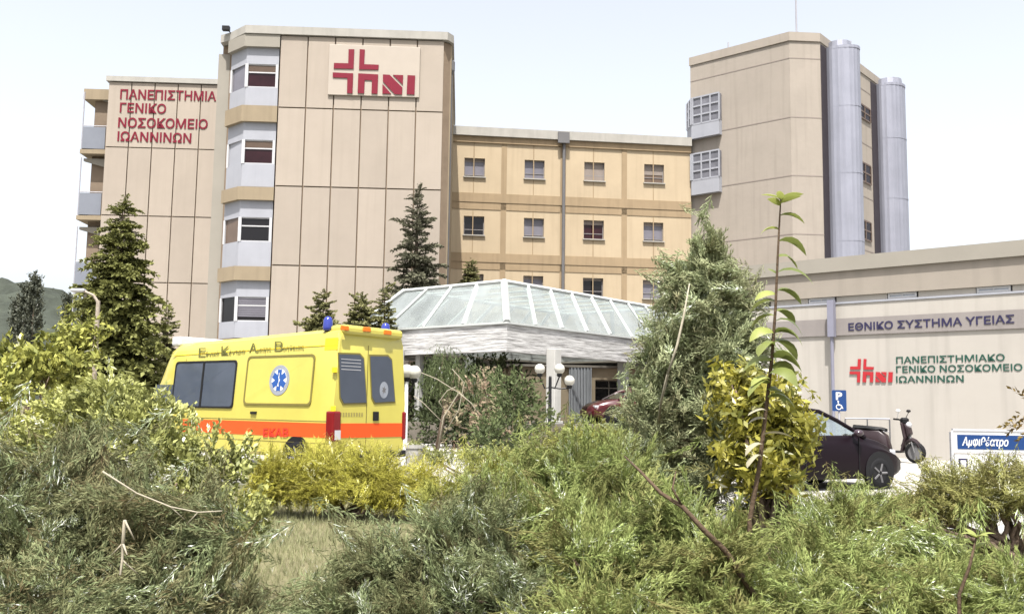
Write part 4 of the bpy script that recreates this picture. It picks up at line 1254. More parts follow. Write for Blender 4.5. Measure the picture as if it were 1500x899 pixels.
def cloud(name, tpls, pos, dirs, scale, tint, mat, parent, base, up=None, rng=None, stuff=False):
    rng=rng or RG
    n=len(pos); R=frames(dirs,rng,up)
    which=rng.integers(0,len(tpls),n)
    V=[];Fc=[];A=[];B=[];off=0
    for k,T in enumerate(tpls):
        ii=np.where(which==k)[0]
        if not len(ii): continue
        v=np.einsum('nij,vj->nvi',R[ii],T.v)*np.asarray(scale)[ii][:,None,None]+pos[ii][:,None,:]
        nv=len(T.v)
        f=T.f[None]+(np.arange(len(ii))*nv)[:,None,None]+off
        V.append(v.reshape(-1,3)); Fc.append(f.reshape(-1,4)); off+=nv*len(ii)
        tt=np.repeat(np.asarray(tint)[ii],nv)+rng.normal(0,.05,nv*len(ii))
        A.append(np.clip(tt,0,1)); B.append(np.tile(T.t,len(ii)))
    V=np.concatenate(V)-np.asarray(base); Fc=np.concatenate(Fc); A=np.concatenate(A); B=np.concatenate(B)
    return rawmesh(name,V,Fc,A,B,mat,parent)

def rawmesh(name,V,Fc,A,B,mat,parent):
    me=bpy.data.meshes.new(name)
    me.vertices.add(len(V)); me.vertices.foreach_set('co',np.ascontiguousarray(V,dtype=np.float32).ravel())
    me.loops.add(Fc.size); me.loops.foreach_set('vertex_index',np.ascontiguousarray(Fc,dtype=np.int32).ravel())
    me.polygons.add(len(Fc)); me.polygons.foreach_set('loop_start',np.arange(len(Fc),dtype=np.int32)*4)
    me.update(calc_edges=True)
    a=me.attributes.new('tint','FLOAT','POINT'); a.data.foreach_set('value',A.astype(np.float32))
    b=me.attributes.new('tip','FLOAT','POINT'); b.data.foreach_set('value',B.astype(np.float32))
    me.materials.append(mat)
    o=bpy.data.objects.new(name,me); COL.objects.link(o); o.parent=parent
    return o

def lobe(px,py,Y,rx,ry=None,rd=None):
    """an ellipsoid clump: centre seen at (px,py) at distance Y, radii given at that distance in photograph pixels"""
    s=Y/F_PX; ry=ry or rx; rd=rd or rx
    return (at(px,py,Y), np.array([rx*s, rd*s, ry*s]))

def fill(lobes, n, rng, inner=.45, out=1.0, up=.5, noise=.45, lean=(0,0,0), zmin=.04, power=.5):
    w=np.array([l[1][0]*l[1][2]+l[1][0]*l[1][1] for l in lobes]); w/=w.sum()
    P=[];D=[]
    cnt=0
    while cnt<n:
        m_=int((n-cnt)*1.6)+20
        k=rng.choice(len(lobes),m_,p=w)
        c=np.array([lobes[i][0] for i in k]); r=np.array([lobes[i][1] for i in k])
        d=unit(rng.normal(size=(m_,3)))
        rad=inner+(1-inner)*rng.random(m_)**power
        p=c+d*r*rad[:,None]
        keep=p[:,2]>zmin
        # points buried deep inside another clump carry no foliage
        for (cc,rr) in lobes:
            q=np.linalg.norm((p-cc)/rr,axis=1); keep&=~(q<inner*.85)
        dd=unit(d*out+np.array([0,0,up])+np.asarray(lean)+rng.normal(size=(m_,3))*noise)
        P.append(p[keep]);D.append(dd[keep]);cnt+=keep.sum()
    return np.concatenate(P)[:n],np.concatenate(D)[:n]

def lump(P, f=2.2):
    return (np.sin(P[:,0]*f*2.3+1.3*np.sin(P[:,2]*f*2))*np.sin(P[:,2]*f*3.1+P[:,1]*f*1.7)+np.sin(P[:,0]*f*5.1+P[:,1]*f*4)*.5)*.6
def stems(lobes, base, rng, mat, parent, r=.03, per=3, name='stem', sag=.1):
    mb=MB()
    for c,rr in lobes:
        for k in range(per):
            e=c+rng.normal(size=3)*rr*.22-np.array([0,0,rr[2]*.35]); e[2]=max(e[2],.12)
            b=np.array([base[0]+rng.normal()*.08,base[1]+rng.normal()*.08,0.0])
            pts=[]
            for q in range(6):
                t=q/5; p=b+(e-b)*t; p[2]=e[2]*t**.8; p=p+rng.normal(size=3)*.03*(0<q<5); p[2]=max(p[2],0)
                pts.append(p-np.asarray(base))
            mb.tube(pts,[r*(1-.75*q/5) for q in range(6)],6)
    return mb.build(name,mat,parent,smooth=True)

# foliage colours
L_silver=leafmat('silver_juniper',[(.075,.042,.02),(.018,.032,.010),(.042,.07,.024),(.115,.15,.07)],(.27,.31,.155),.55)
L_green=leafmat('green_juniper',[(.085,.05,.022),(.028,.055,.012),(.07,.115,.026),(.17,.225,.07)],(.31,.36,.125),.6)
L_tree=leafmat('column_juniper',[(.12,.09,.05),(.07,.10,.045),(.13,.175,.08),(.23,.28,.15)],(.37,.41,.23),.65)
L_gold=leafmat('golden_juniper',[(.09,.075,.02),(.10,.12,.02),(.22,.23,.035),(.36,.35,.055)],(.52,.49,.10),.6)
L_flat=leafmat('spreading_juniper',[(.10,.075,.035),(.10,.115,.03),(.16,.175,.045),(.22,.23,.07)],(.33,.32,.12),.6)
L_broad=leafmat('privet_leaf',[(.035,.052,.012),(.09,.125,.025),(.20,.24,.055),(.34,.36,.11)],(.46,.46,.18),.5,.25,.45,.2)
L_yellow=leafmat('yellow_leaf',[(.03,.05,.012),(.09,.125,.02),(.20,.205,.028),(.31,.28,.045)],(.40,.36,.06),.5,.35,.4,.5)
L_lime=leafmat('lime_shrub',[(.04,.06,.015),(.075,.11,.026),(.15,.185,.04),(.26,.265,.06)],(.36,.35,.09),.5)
L_spruce=leafmat('spruce_needles',[(.014,.02,.010),(.022,.032,.013),(.034,.046,.016),(.05,.058,.02)],(.23,.235,.075),.7,.15)  # yellowish sunlit look of the tips is painted in the tip colour
L_spruce2=leafmat('blue_spruce_needles',[(.03,.03,.02),(.045,.048,.033),(.065,.068,.046),(.09,.092,.062)],(.17,.165,.11),.55,.15)
L_youngspruce=leafmat('young_spruce',[(.05,.06,.03),(.08,.09,.04),(.12,.125,.055),(.16,.16,.07)],(.24,.23,.10),.6,.2)
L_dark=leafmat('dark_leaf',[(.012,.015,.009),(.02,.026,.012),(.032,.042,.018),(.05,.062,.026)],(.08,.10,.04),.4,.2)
L_willow=leafmat('willow_leaf',[(.03,.042,.02),(.05,.07,.03),(.075,.10,.042),(.11,.14,.06)],(.16,.19,.08),.4,.3)
L_dry=leafmat('dry_leaf',[(.16,.10,.07),(.25,.18,.12),(.30,.24,.17),(.20,.20,.11)],(.36,.30,.22),.4,.3)
L_poplar=leafmat('poplar_leaf',[(.045,.052,.04),(.06,.068,.05),(.075,.082,.06),(.09,.095,.07)],(.10,.105,.08),.3)
L_weed=leafmat('weed_leaf',[(.04,.065,.015),(.075,.115,.025),(.15,.19,.045),(.25,.28,.075)],(.36,.37,.13),.45,.35,.4,.5)
L_grass=leafmat('dry_grass',[(.15,.145,.07),(.20,.21,.10),(.15,.19,.07),(.26,.26,.14)],(.34,.36,.20),.5,.3)

PL_near=[juniper_plume(.21,20,.0036,.055,38,8,sl=.026) for _ in range(7)]
PL_long=[juniper_plume(.27,24,.0036,.058,31,8,bend=.2,sl=.028) for _ in range(7)]
PL_fine=[juniper_plume(.18,17,.0050,.055,38,7,sl=.028) for _ in range(6)]
PL_flat=[juniper_plume(.36,18,.009,.10,38,5,flat=.5,bend=.15) for _ in range(6)]
LS=[leaf_shoot(12,.15,.042,.021) for _ in range(6)]
LS_y=[leaf_shoot(11,.20,.085,.034,droop=.9,ang=75) for _ in range(6)]
LS_far=[leaf_shoot(9,.40,.16,.08,droop=.3) for _ in range(6)]
FR_=[spruce_frond(droop=.18+.08*k,upt=.06*(k%3),w=.075) for k in range(5)]
FRw=[spruce_frond(nt=8,droop=.1+.06*k,upt=.1,w=.15) for k in range(4)]
WS=[weeping_strand() for _ in range(5)]

def shrub(name, lobes, n, tpls, mat, label, cat, base=None, stem_mat=None, stem_r=.025, per=3, group=None, scale=(.8,1.25), tint=(.5,.2), part='foliage', back=.8, clump=.36, br=11, bl=.95, **kw):
    rng=np.random.default_rng(abs(hash((name,len(label),n)))%100000 if False else len(label)*7919+n)
    c=np.mean([l[0] for l in lobes],0) if base is None else np.array([*base,0])
    b=np.array([c[0],c[1],0.0])
    root=thing(name,b,0,label,cat,group)
    P,D=fill(lobes,max(6,n//br),rng,**kw)
    Ls=np.mean([np.abs(t.v[:,2]).max() for t in tpls])
    if br>1:      # foliage is carried by branches: sprays follow each branch and leave gaps between them
        nb_=len(P); k=np.repeat(np.arange(nb_),br); u=rng.random(len(k))**.62
        side=rng.normal(size=(len(k),3))
        Dk=unit(D[k]+side*.34*(1.25-u[:,None]))
        P=P[k]-D[k]*(Ls*bl*2.2*(1-u))[:,None]+rng.normal(size=(len(k),3))*Ls*.07
        btint=rng.normal(0,.16,nb_)[k]; D=Dk
    else: btint=0
    sc_=rng.uniform(*scale,len(P))
    P=P-D*(Ls*back*sc_)[:,None]; 
    tipp=P+D*(Ls*.95*sc_)[:,None]
    dmin=np.min([np.linalg.norm((tipp-cc)/rr,axis=1) for cc,rr in lobes],axis=0)
    keep=(dmin<1.02+.16*rng.random(len(P))**2)&(P[:,2]>.03)
    P=P[keep];D=D[keep];sc_=sc_[keep]
    if br>1: btint=btint[keep]
    tn=np.clip(rng.normal(tint[0],tint[1],len(P))+clump*lump(P)+btint,0,1)
    cloud(part,tpls,P,D,sc_,tn,mat,root,b,rng=rng)
    stems(lobes,b,rng,stem_mat or M_bark,root,stem_r,per)
    return root

# --- foreground junipers
silver=shrub('juniper_shrub',[lobe(60,790,4.3,150,150),lobe(190,800,4.2,140,150),lobe(285,800,4.25,75,95),lobe(330,890,4.1,75,100),lobe(-90,790,4.4,150,150),lobe(110,900,3.9,200,120),lobe(120,700,4.5,110,85),lobe(-20,690,4.5,90,70)],3700,PL_near,L_silver,'silvery grey green juniper filling the lower left corner','shrub',stem_r=.022,per=4,inner=.5,up=.35,noise=.55,tint=(.42,.3))
# pale sticks caught in it
for (pts,Y,r,lab) in (([(150,690),(200,722),(250,742),(290,750),(325,748)],3.62,.004,'pale bare dead branch lying across the silvery juniper'),([(183,762),(180,795),(179,820),(176,842)],3.45,.0065,'short white forked stick hanging in the silvery juniper')):
    P=[at(x,y,Y+.05*math.sin(i)) for i,(x,y) in enumerate(pts)]
    mb=MB(); b=P[0]
    mb.tube([p-b for p in P],[r*(1-.5*i/len(P)) for i in range(len(P))],6)
    for i in range(1,len(P)-1):
        q=P[i]+np.array([.05*(-1)**i,.02,-.05]); mb.tube([P[i]-b,q-b],[r*.6,r*.3],5)
    if r>.006: 
        q=at(197,790,Y); mb.tube([P[0]-b,q-b],[r*.7,r*.4],5); q=at(186,812,Y); mb.tube([P[1]-b,q-b],[r*.7,r*.4],5)
    tag(mb.build('dead_branch',M_dead,smooth=True),lab,'branch').location=b
shrub('broadleaf_shrub',[lobe(120,615,6.6,85,65),lobe(215,625,6.5,95,72),lobe(305,680,6.3,75,72),lobe(160,580,6.6,70,36),lobe(60,660,6.6,70,60),lobe(345,760,6.2,45,60),lobe(260,760,6.3,100,80),lobe(120,760,6.5,120,80)],2700,LS,L_broad,'bushy broadleaf shrub with small glossy yellow green leaves in front of the ambulance','shrub',inner=.55,up=.35,noise=.5,tint=(.5,.25))
# centre
shrub('juniper_shrub',[lobe(560,830,5.2,110,70),lobe(660,800,5.2,110,75),lobe(500,890,5.0,110,70),lobe(640,890,4.9,130,80),lobe(735,860,4.9,85,70),lobe(700,765,5.4,75,45)],2700,PL_near,L_silver,'low grey green juniper spreading at the bottom centre','shrub',per=4,inner=.45,up=.55,noise=.5,lean=(-.25,0,0),tint=(.55,.22))
shrub('juniper_shrub',[lobe(790,685,6.0,70,60),lobe(865,660,6.0,70,62),lobe(930,695,5.9,60,65),lobe(710,725,6.0,70,45),lobe(820,760,5.7,110,80)],2700,PL_long,L_green,'feathery green juniper with upright plumes below the canopy pillar','shrub',per=4,inner=.4,up=1.0,noise=.45,lean=(-.1,0,0),tint=(.55,.2))
cj=shrub('juniper_shrub',[lobe(890,790,4.9,85,80),lobe(985,755,4.9,75,80),lobe(1065,800,4.6,75,85),lobe(900,900,4.4,110,65),lobe(1060,900,4.4,80,60)],2500,PL_long,L_green,'feathery juniper with a brown slanting stem at the centre foreground','shrub',per=3,stem_mat=M_red_bark,stem_r=.03,inner=.45,up=.95,noise=.45,lean=(.15,0,0),tint=(.5,.22))
mb=MB(); b=np.array(cj.location)
P=[at(1110,880,4.45),at(1062,806,4.42),at(1030,775,4.38),at(1000,742,4.42),at(968,722,4.45),at(938,690,4.6),at(915,668,4.8)]
mb.tube([p-b for p in P],[.016,.014,.0125,.011,.009,.007,.004],7); mb.tube([P[3]-b,at(985,715,4.4)-b,at(990,690,4.5)-b],[.006,.005,.003],6)
mb.build('stem',M_red_bark,cj,smooth=True)
shrub('juniper_shrub',[lobe(1190,860,4.9,65,75),lobe(1290,875,5.0,85,65),lobe(1400,880,5.0,100,75),lobe(1490,860,5.1,90,70),lobe(1230,810,5.4,90,45),lobe(1380,820,5.5,100,30)],2700,PL_long,L_green,'grey green juniper with leaning plumes in the lower right corner','shrub',per=3,inner=.4,up=.6,noise=.5,lean=(.5,0,0),tint=(.6,.2))
shrub('juniper_shrub',[lobe(1160,762,7.0,70,45),lobe(1230,752,7.2,70,40),lobe(1120,742,6.8,60,48),lobe(1275,752,7.4,50,26)],1800,PL_near,L_green,'low juniper mound with a dark hollow in front of the dark car','shrub',per=2,inner=.45,up=.6,noise=.45,tint=(.5,.2))
# flat topped juniper at right, bare stems below
shrub('spreading_juniper',[lobe(1335,738,9.0,55,19),lobe(1400,719,9.0,65,23),lobe(1470,713,9.0,65,25),lobe(1540,715,9.0,60,25),lobe(1300,754,8.8,45,17)],4800,PL_flat,L_flat,'flat topped juniper on bare dark stems in front of the direction board','shrub',base=(4.75,9.0),per=7,stem_r=.03,inner=.35,up=.25,noise=.35,lean=(.3,0,.1),zmin=.42,tint=(.6,.2),scale=(.45,.75))
# golden juniper
shrub('golden_juniper',[lobe(415,700,11.4,50,34),lobe(485,692,11.4,60,34),lobe(555,698,11.3,60,34),lobe(615,714,11.1,45,28),lobe(480,712,11.2,60,16),lobe(395,700,11.4,40,28),lobe(565,718,11.0,55,18)],7000,PL_flat,L_gold,'golden yellow spreading juniper in front of the ambulance','shrub',base=(-1.95,11.4),per=3,inner=.4,up=.15,noise=.45,lean=(.15,-.15,0),tint=(.5,.25),scale=(.42,.68))
shrub('lime_shrub',[lobe(690,712,8.6,60,40),lobe(750,695,8.8,60,42),lobe(640,725,8.4,45,28),lobe(830,660,9.2,70,48),lobe(900,650,9.4,60,42)],2100,PL_near,L_lime,'lime green shrub behind the feathery junipers beside the flower pot','shrub',per=2,inner=.4,up=.8,noise=.4,tint=(.5,.2),scale=(.9,1.3))
# upright juniper
JT=7.0
jt=shrub('juniper_tree',[lobe(1035,368,JT,36,52),lobe(1002,405,JT,30,40),lobe(1025,440,JT,62,60),lobe(1075,425,JT,32,60),lobe(985,500,JT,52,50),lobe(1070,500,JT,46,60),lobe(1035,530,JT,60,60),lobe(965,570,JT,46,48),lobe(1050,600,JT,75,70),lobe(965,635,JT,54,46),lobe(1010,680,JT,70,40)],5200,PL_fine,L_tree,'tall upright grey green juniper in front of the ochre wing','tree',base=(1.3,JT),per=2,stem_r=.035,stem_mat=M_bark,inner=.3,up=.7,noise=.5,tint=(.5,.22))
mb=MB(); b=np.array(jt.location)
P=[at(978,548,6.35),at(992,505,6.35),at(1002,460,6.4),at(1010,415,6.45)]
mb.tube([p-b for p in P],[.009,.009,.008,.004],6); mb.tube([P[0]-b,at(968,590,6.6)-b,at(962,640,6.9)-b],[.009,.009,.009],6)
mb.build('dead_limb',M_dead,jt,smooth=True)
# yellow leaved bush
shrub('yellow_shrub',[lobe(1115,602,6.3,52,50),lobe(1145,650,6.3,40,50),lobe(1082,572,6.3,28,34),lobe(1110,672,6.2,58,36),lobe(1148,600,6.3,30,46),lobe(1075,560,6.2,18,22),lobe(1168,625,6.3,18,26)],900,LS_y,L_yellow,'yellow leaved shrub with drooping leaves between the juniper and the dark car','shrub',per=3,inner=.45,up=.1,noise=.5,tint=(.5,.3),scale=(.6,.95),br=3)

# tall weed
def big_leaf(T, p, d, L, w, droop, tint, roll=0.0, n=6):
    p=np.array(p); d=unit(d); side=unit(np.cross(d,[0,0,1])+np.array([0,0.02,0]))
    side=side*math.cos(roll)+np.array([0,0,1])*math.sin(roll)
    prev=None; q=p.copy(); dd=d.copy()
    for i in range(n+1):
        t=i/n; ww=w*math.sin(math.pi*min(1,.06+t*.94))**.8*(1-.25*t)
        cup=np.array([0,0,-ww*.18])
        row=[q+side*ww/2+cup, q, q-side*ww/2+cup]
        idx=len(T['v']); T['v']+=row; T['a']+=[tint]*3; T['b']+=[t*.5]*3
        if prev is not None:
            T['f']+=[(prev,prev+1,idx+1,idx),(prev+1,prev+2,idx+2,idx+1)]
        prev=idx
        q=q+dd*L/n; dd=unit(dd+np.array([0,0,-droop/n]))
WY=4.6
def leaves(T, name, mat, parent):
    nv=21; nf=12; v=np.array(T['v']); f=np.array(T['f']); a=np.array(T['a']); b_=np.array(T['b'])
    for k in range(len(v)//nv):
        rawmesh(name,v[k*nv:(k+1)*nv],f[k*nf:(k+1)*nf]-k*nv,a[k*nv:(k+1)*nv],b_[k*nv:(k+1)*nv],mat,parent)
w0=at(1100,705,WY); b=np.array([w0[0],w0[1],0.0])
weed=thing('tall_weed',b,0,'tall thin weed stalk with large drooping leaves in front of the concrete tower','plant')
SP=[(1098,760),(1112,685),(1122,600),(1131,520),(1136,450),(1139,380),(1142,320),(1144,286)]
P=[b]+[at(x,y,WY+.03*math.sin(i)) for i,(x,y) in enumerate(SP)]
mb=MB(); mb.tube([p-b for p in P],[.014,.0125,.011,.010,.0085,.007,.006,.0045,.003],7); mb.build('stalk',M_red_bark,weed,smooth=True)
T=dict(v=[],f=[],a=[],b=[])
rg=np.random.default_rng(4)
def stalk(y): 
    ys_=[s[1] for s in SP][::-1]; xs_=[s[0] for s in SP][::-1]
    return at(float(np.interp(y,ys_,xs_)),y,WY)-b
for (y,dx,dy,L,w,dr,tn) in ((290,1,-.3,.10,.03,.9,.9),(290,-.8,.2,.09,.03,1.0,.95),(296,.6,-.5,.10,.03,1.2,.85),(300,-.6,-.4,.09,.028,1.2,.9),(315,1,0,.13,.035,2.2,.45),(335,-1,0,.10,.03,2.2,.95),(352,1,.2,.17,.04,2.6,.35),(398,1,-.3,.19,.034,2.4,.2),(400,-.4,.3,.05,.02,1,.2),(425,1,.1,.15,.055,2.8,.35),(430,-1,-.2,.12,.05,2.2,.95),(440,-.9,.5,.15,.05,2.6,.4),(470,1,-.3,.17,.04,3.2,.08),(485,.8,-.5,.17,.055,3.0,.3),(485,-1,-.3,.15,.055,2.4,.85),(505,-.6,-.6,.16,.06,2.8,.4),(520,.9,-.4,.17,.065,3.0,.3),(525,-1,.3,.16,.06,2.6,.6),(545,.5,-.6,.18,.07,3.0,.35),(555,-.7,-.4,.13,.05,2.4,.95),(580,.8,-.3,.15,.06,2.8,.4),(288,.2,.9,.09,.03,.8,.95),(292,-.3,-.9,.10,.03,.9,.9),(375,.9,.4,.14,.035,2.6,.4),(455,.9,.5,.15,.05,2.6,.45),(462,-.8,.6,.14,.05,2.6,.7),(500,.9,.4,.18,.06,3.0,.3),(535,.9,.3,.17,.065,3.0,.35),(560,-.9,-.5,.16,.06,2.8,.55),(570,.7,.6,.16,.06,2.8,.45)):
    big_leaf(T,stalk(y),np.array([dx,dy,.55]),L*1.15,w*1.45,dr,tn,roll=rg.uniform(-.6,.6))
leaves(T,'leaf',L_weed,weed)
T=dict(v=[],f=[],a=[],b=[])
for (y,dx,dy,L,w,dr,tn) in ((600,-1,-.4,.12,.05,1.6,.7),(612,-1,.1,.10,.05,2.0,.8),(635,1,-.3,.15,.03,1.2,.6),(650,-.9,-.5,.14,.05,2.4,.5),(668,-.6,-.5,.14,.06,2.6,.6)):
    big_leaf(T,stalk(y),np.array([dx,dy,.4]),L,w,dr,tn,roll=rg.uniform(-.5,.5))
leaves(T,'withered_leaf',leafmat('withered',[(.19,.17,.12),(.23,.21,.15),(.27,.25,.18),(.3,.28,.2)],(.33,.31,.24),.3),weed)
# young stalk at lower right
b=at(1400,899,3.6); b[2]=0
yp=thing('young_plant',b,0,'thin young plant with pale leaves at its tip in the lower right','plant')
mb=MB(); P=[b,at(1405,870,3.6),at(1420,830,3.6),at(1430,787,3.6)]; mb.tube([p-b for p in P],[.008,.007,.006,.003],6); mb.build('stalk',M_red_bark,yp,smooth=True)
T=dict(v=[],f=[],a=[],b=[])
for (t,dx,dy,L,tn) in ((0,1,-.2,.07,.9),(0,-1,-.3,.07,.85),(0,.3,-1,.06,.9),(0,-.2,.8,.07,.8),(.04,.8,.6,.07,.7),(.05,-.8,.5,.07,.7)):
    big_leaf(T,P[-1]-b-np.array([0,0,t]),np.array([dx,dy,1.0]),L*1.1,.03,1.4,tn)
leaves(T,'leaf',L_weed,yp)
# twig at the right edge
b=at(1520,640,5.5); b[2]=0
tw=thing('leafy_twig',b,0,'brown leaved twig entering at the right edge before the pale wall','plant')
mb=MB(); P=[b,at(1530,700,5.5),at(1522,640,5.5),at(1508,600,5.5)]; mb.tube([p-b for p in P],[.012,.009,.007,.003],6); mb.build('stalk',M_bark,tw,smooth=True)
rg2=np.random.default_rng(9); pos=np.array([at(1503+rg2.uniform(-6,18),608+rg2.uniform(-24,22),5.5) for _ in range(10)])
cloud('leaf',LS,pos,unit(rg2.normal(size=(10,3))+np.array([-1,0,0])),np.full(10,.8),rg2.uniform(.0,.5,10),leafmat('brown_leaf',[(.10,.06,.02),(.16,.11,.03),(.13,.12,.03),(.2,.16,.05)],(.22,.17,.06),.3),tw,b)

# --- left background
shrub('lime_shrub',[lobe(15,605,10.5,70,55),lobe(75,600,11,50,40),lobe(-50,585,10.5,70,65),lobe(40,650,10,80,50)],1100,LS,L_lime,'yellow green leafy shrub at the left edge in front of the spruce','shrub',per=3,inner=.5,up=.5,tint=(.55,.25),scale=(.8,1.2))
shrub('lime_shrub',[lobe(30,520,17,42,40),lobe(78,525,17,32,32),lobe(0,552,16,50,42)],700,LS_far,L_lime,'loose yellow green bush below the poplars at left','shrub',per=3,inner=.4,up=.5,tint=(.4,.22),scale=(.6,1.0))
shrub('broadleaf_shrub',[lobe(110,500,21,32,38),lobe(100,545,20,45,40),lobe(135,470,21,18,22)],600,LS_far,L_lime,'yellow green bush pressed against the left spruce under the street lamp','shrub',per=3,inner=.4,up=.3,tint=(.45,.25),scale=(.6,1.0))

def conifer(px, ptop, Y, rpx, pbot, label, mat, seed, whorls=22, per=9, group=None, name='spruce_tree', droop=-.25, taper=.85, fr=None):
    rng=np.random.default_rng(seed)
    topp=at(px,ptop,Y); H=topp[2]; b=np.array([topp[0],Y,0.0]); R=rpx/F_PX*Y
    zb=max(.15,at(px,pbot,Y)[2])
    root=thing(name,b,0,label,'tree',group)
    P=[];D=[];S=[];Tn=[]
    for i in range(whorls):
        t=i/(whorls-1); z=zb+(H-zb)*(np.clip(t+rng.normal()*.012,0,1)**.92)*.985
        r=R*(1-t)**taper*(.82+.18*math.sin(i*2.1))+.05*R
        n=max(3,int(per*(1-t*.5)))
        for k in range(n):
            az=2*math.pi*(k+rng.random()*.8)/n+i
            L=r*rng.uniform(.72,1.18)
            up=droop+t*.75+rng.normal()*.08
            d=np.array([math.cos(az),math.sin(az),up])
            P.append(b+np.array([0,0,z+rng.normal()*.35*H/whorls])); D.append(d); S.append(L*(1.25 if rng.random()<.15 else 1)); Tn.append(rng.uniform(.2,.9))
            if rng.random()<.85:
                P.append(b+np.array([0,0,z+rng.normal()*.3*H/whorls])+unit(d)*L*.3); D.append(d+rng.normal(size=3)*.45); S.append(L*.6); Tn.append(rng.uniform(0,.7))
    P.append(b+np.array([0,0,H*.93])); D.append(np.array([0.02,0,1])); S.append(H*.07); Tn.append(.8)
    cloud('crown',fr or FR_,np.array(P),np.array(D),np.array(S),np.array(Tn),mat,root,b,up=(0,0,1),rng=rng)
    mb=MB(); mb.tube([(0,0,0),(.03,0,H*.5),(0,0,H*.97)],[H*.02+.03,H*.012+.02,.01],8); mb.build('trunk',M_bark,root,smooth=True)
    return root
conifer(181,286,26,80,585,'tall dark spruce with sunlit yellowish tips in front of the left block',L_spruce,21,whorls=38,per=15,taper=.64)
conifer(612,270,42.9,46,470,'slender grey green spruce in front of the tall emblem block',L_spruce2,22,whorls=26,per=10,taper=.62,droop=.05)
conifer(247,446,30,26,540,'small young spruce just right of the tall dark spruce',L_youngspruce,23,whorls=16,per=10,fr=FRw,taper=.5)
for i,(px,pt,r,lab) in enumerate(((474,428,36,'small conifer behind the blue beacon of the ambulance'),(528,430,34,'small conifer above the rear header of the ambulance'),(564,420,24,'narrow small conifer beside the left tip of the glass roof'))):
    conifer(px,pt,36,r,520,lab,L_youngspruce,30+i,whorls=16,per=11,fr=FRw,group='young conifers behind the ambulance',taper=.45)
conifer(690,384,52,17,420,'bushy little conifer top showing above the glass roof',L_youngspruce,40,whorls=14,per=11,taper=.45,fr=FRw)
# poplars far left
for i,(px,pt,w_,lab) in enumerate(((46,410,10,'tallest dark columnar poplar far off at left'),(33,425,8,'shorter dark poplar left of the tallest one'),(22,446,7,'lowest dark poplar at the left end of the row'),(96,440,7,'small dark poplar beside the corner of the left block'))):
    Y=115+i*4; H=at(px,pt,Y)[2]; b=np.array([at(px,500,Y)[0],Y,0.0])
    root=thing('poplar_tree',b,0,lab,'tree','poplars before the far hill')
    rng=np.random.default_rng(50+i); n=420
    z=H*rng.uniform(.12,1,n); r=w_/F_PX*Y*np.sin(np.pi*np.clip(z/H,0,1)**.8*.92+.12)
    az=rng.uniform(0,6.28,n); rr=r*rng.random(n)**.5
    P=np.stack([b[0]+rr*np.cos(az),b[1]+rr*np.sin(az),z],-1)
    cloud('crown',LS_far,P,unit(np.stack([np.cos(az)*.4,np.sin(az)*.4,np.ones(n)],-1)),np.full(n,2.6),rng.uniform(0,1,n),L_poplar,root,b,rng=rng)
    mb=MB(); mb.tube([(0,0,0),(0,0,H*.8)],[.3,.05],6); mb.build('trunk',M_bark,root)

# --- dark planting under the canopy edge
def tree(name, base, crown_lobes, n, tpls, mat, label, scale, trunk_r, seed, up=.2, tint=(.4,.25), cat='tree', dirs=None, group=None, inner=.2):
    rng=np.random.default_rng(seed); b=np.array([base[0],base[1],0.0])
    root=thing(name,b,0,label,cat,group)
    P,D=fill(crown_lobes,n,rng,inner=inner,up=up,noise=.5)
    if dirs is not None: D=np.tile(np.array(dirs,float),(n,1))+rng.normal(size=(n,3))*.25
    cloud('crown',tpls,P,D,rng.uniform(*scale,n),np.clip(rng.normal(*tint,n),0,1),mat,root,b,rng=rng)
    mb=MB(); top=np.mean([l[0] for l in crown_lobes],0)-b
    mb.tube([(0,0,0),top*[.4,.4,.5],top],[trunk_r,trunk_r*.8,trunk_r*.5],8)
    for c,rr in crown_lobes:
        mb.tube([top*[.4,.4,.5],(top*[.4,.4,.5]+(c-b))/2+rng.normal(size=3)*.1,c-b],[trunk_r*.6,trunk_r*.4,trunk_r*.15],6)
    mb.build('trunk',M_bark,root,smooth=True)
    return root
tree('willow_tree',at(640,600,27)[:2],[lobe(642,540,27,26,26),lobe(672,540,27,34,26),lobe(650,520,27,26,22),lobe(715,550,27,30,24)],420,WS,L_willow,'willow like tree with hanging green strands under the stone fascia',(.7,1.2),.07,61,dirs=(0,0,1))
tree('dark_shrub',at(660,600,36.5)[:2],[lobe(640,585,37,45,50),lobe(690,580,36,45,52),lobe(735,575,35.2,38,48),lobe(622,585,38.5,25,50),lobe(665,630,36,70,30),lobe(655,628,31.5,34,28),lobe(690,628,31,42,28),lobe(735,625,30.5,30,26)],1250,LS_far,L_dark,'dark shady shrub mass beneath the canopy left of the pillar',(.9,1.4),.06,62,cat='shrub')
tree('dry_shrub',at(700,610,22)[:2],[lobe(695,590,22,30,24),lobe(735,610,22,30,26),lobe(672,625,22,24,22)],85,LS_far,L_dry,'dry shrub with pale pinkish leaves in front of the dark planting',(.5,.9),.04,63,cat='shrub')
tree('green_shrub',at(752,590,21)[:2],[lobe(752,585,21,28,32),lobe(775,610,21,26,26),lobe(730,640,20.5,34,24)],260,LS_far,L_willow,'mid green bush to the left of the broad canopy pillar',(.5,.85),.04,64,cat='shrub',up=.6)
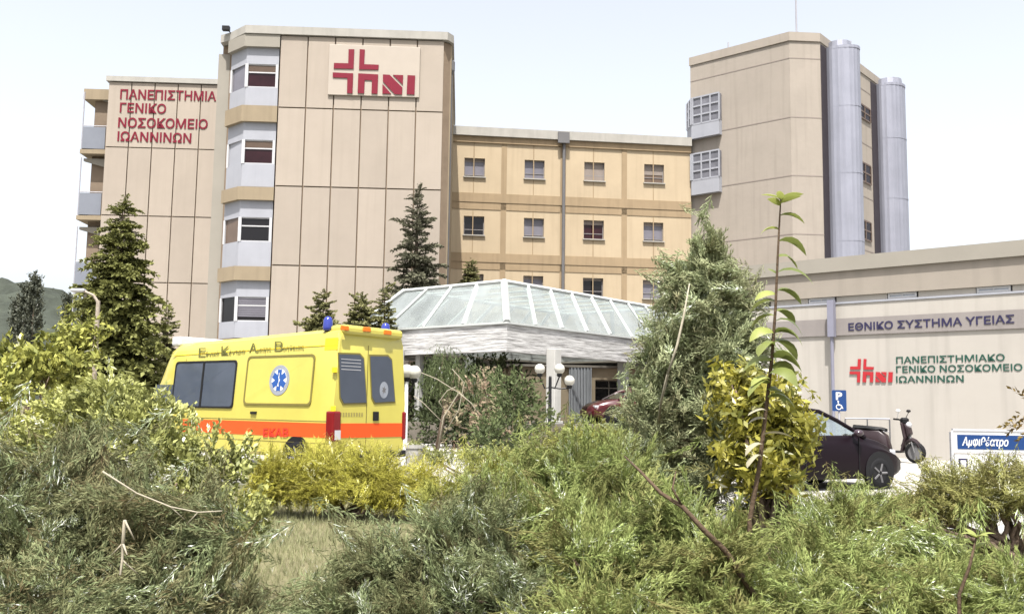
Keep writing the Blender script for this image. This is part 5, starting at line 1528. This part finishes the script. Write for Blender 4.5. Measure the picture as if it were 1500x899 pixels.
shrub('box_hedge',[lobe(640,664,15.6,32,14),lobe(690,662,15.4,36,15),lobe(740,660,15.2,36,17)],700,LS,L_broad,'low clipped green hedge behind the white flower pot','hedge',per=2,inner=.4,up=.6,tint=(.25,.2),scale=(.6,1.0),br=3)
shrub('pot_plant',[lobe(608,648,15.8,14,7)],60,LS,L_broad,'small leafy plant growing in the white flower pot','plant',base=(pl[0],15.8),per=3,stem_r=.008,inner=.2,up=.8,tint=(.3,.2),scale=(.4,.6),br=1)
# bare arching branches in front of the dark planting
b=at(640,640,21.5); b[2]=0
mb=MB()
for pts,r in (([(640,665),(650,610),(672,575),(640,555),(608,542)],.02),([(672,575),(690,590),(705,612)],.014),([(650,600),(643,588),(655,572),(668,566)],.014),([(648,640),(672,600),(680,560),(662,540)],.013),([(650,620),(620,590),(606,580)],.012)):
    mb.tube([at(x,y,21.5)-b for x,y in pts],[r*(1-.13*i) for i in range(len(pts))],6)
tag(mb.build('bare_bush',M_dead,smooth=True),'bare bush with pale arching branches in front of the dark planting','shrub').location=b

# --- dry grass between the shrubs
def blades(name, region, n, h, mat, seed, label=None):
    rng=np.random.default_rng(seed); T=[]
    for k in range(5):
        t=Tpl()
        for j in range(5): t.blade(rng.normal(size=3)*[.03,.03,0],unit(np.array([rng.normal()*.35,rng.normal()*.35,1])),rng.uniform(.6,1.1),.045,.1,1,bend=rng.uniform(-.3,.3))
        T.append(t.done())
    x0,x1,y0,y1=region
    P=np.stack([rng.uniform(x0,x1,n),rng.uniform(y0,y1,n),np.full(n,-.02)],-1)
    lim=np.interp(P[:,0],[e[0] for e in EDGE],[e[1] for e in EDGE])-.12
    P=P[P[:,1]<lim]; n=len(P)
    o=cloud(name,T,P,np.tile([0,0,1.0],(n,1))+rng.normal(size=(n,3))*.12,rng.uniform(.6,1.3,n)*h,np.clip(rng.normal(.5,.25,n),0,1),mat,None,np.zeros(3),rng=rng)
    return tag(o,label,None,None,'stuff')
blades('dry_grass',(-6.5,7.5,3.0,16.0),60000,.085,L_grass,71)
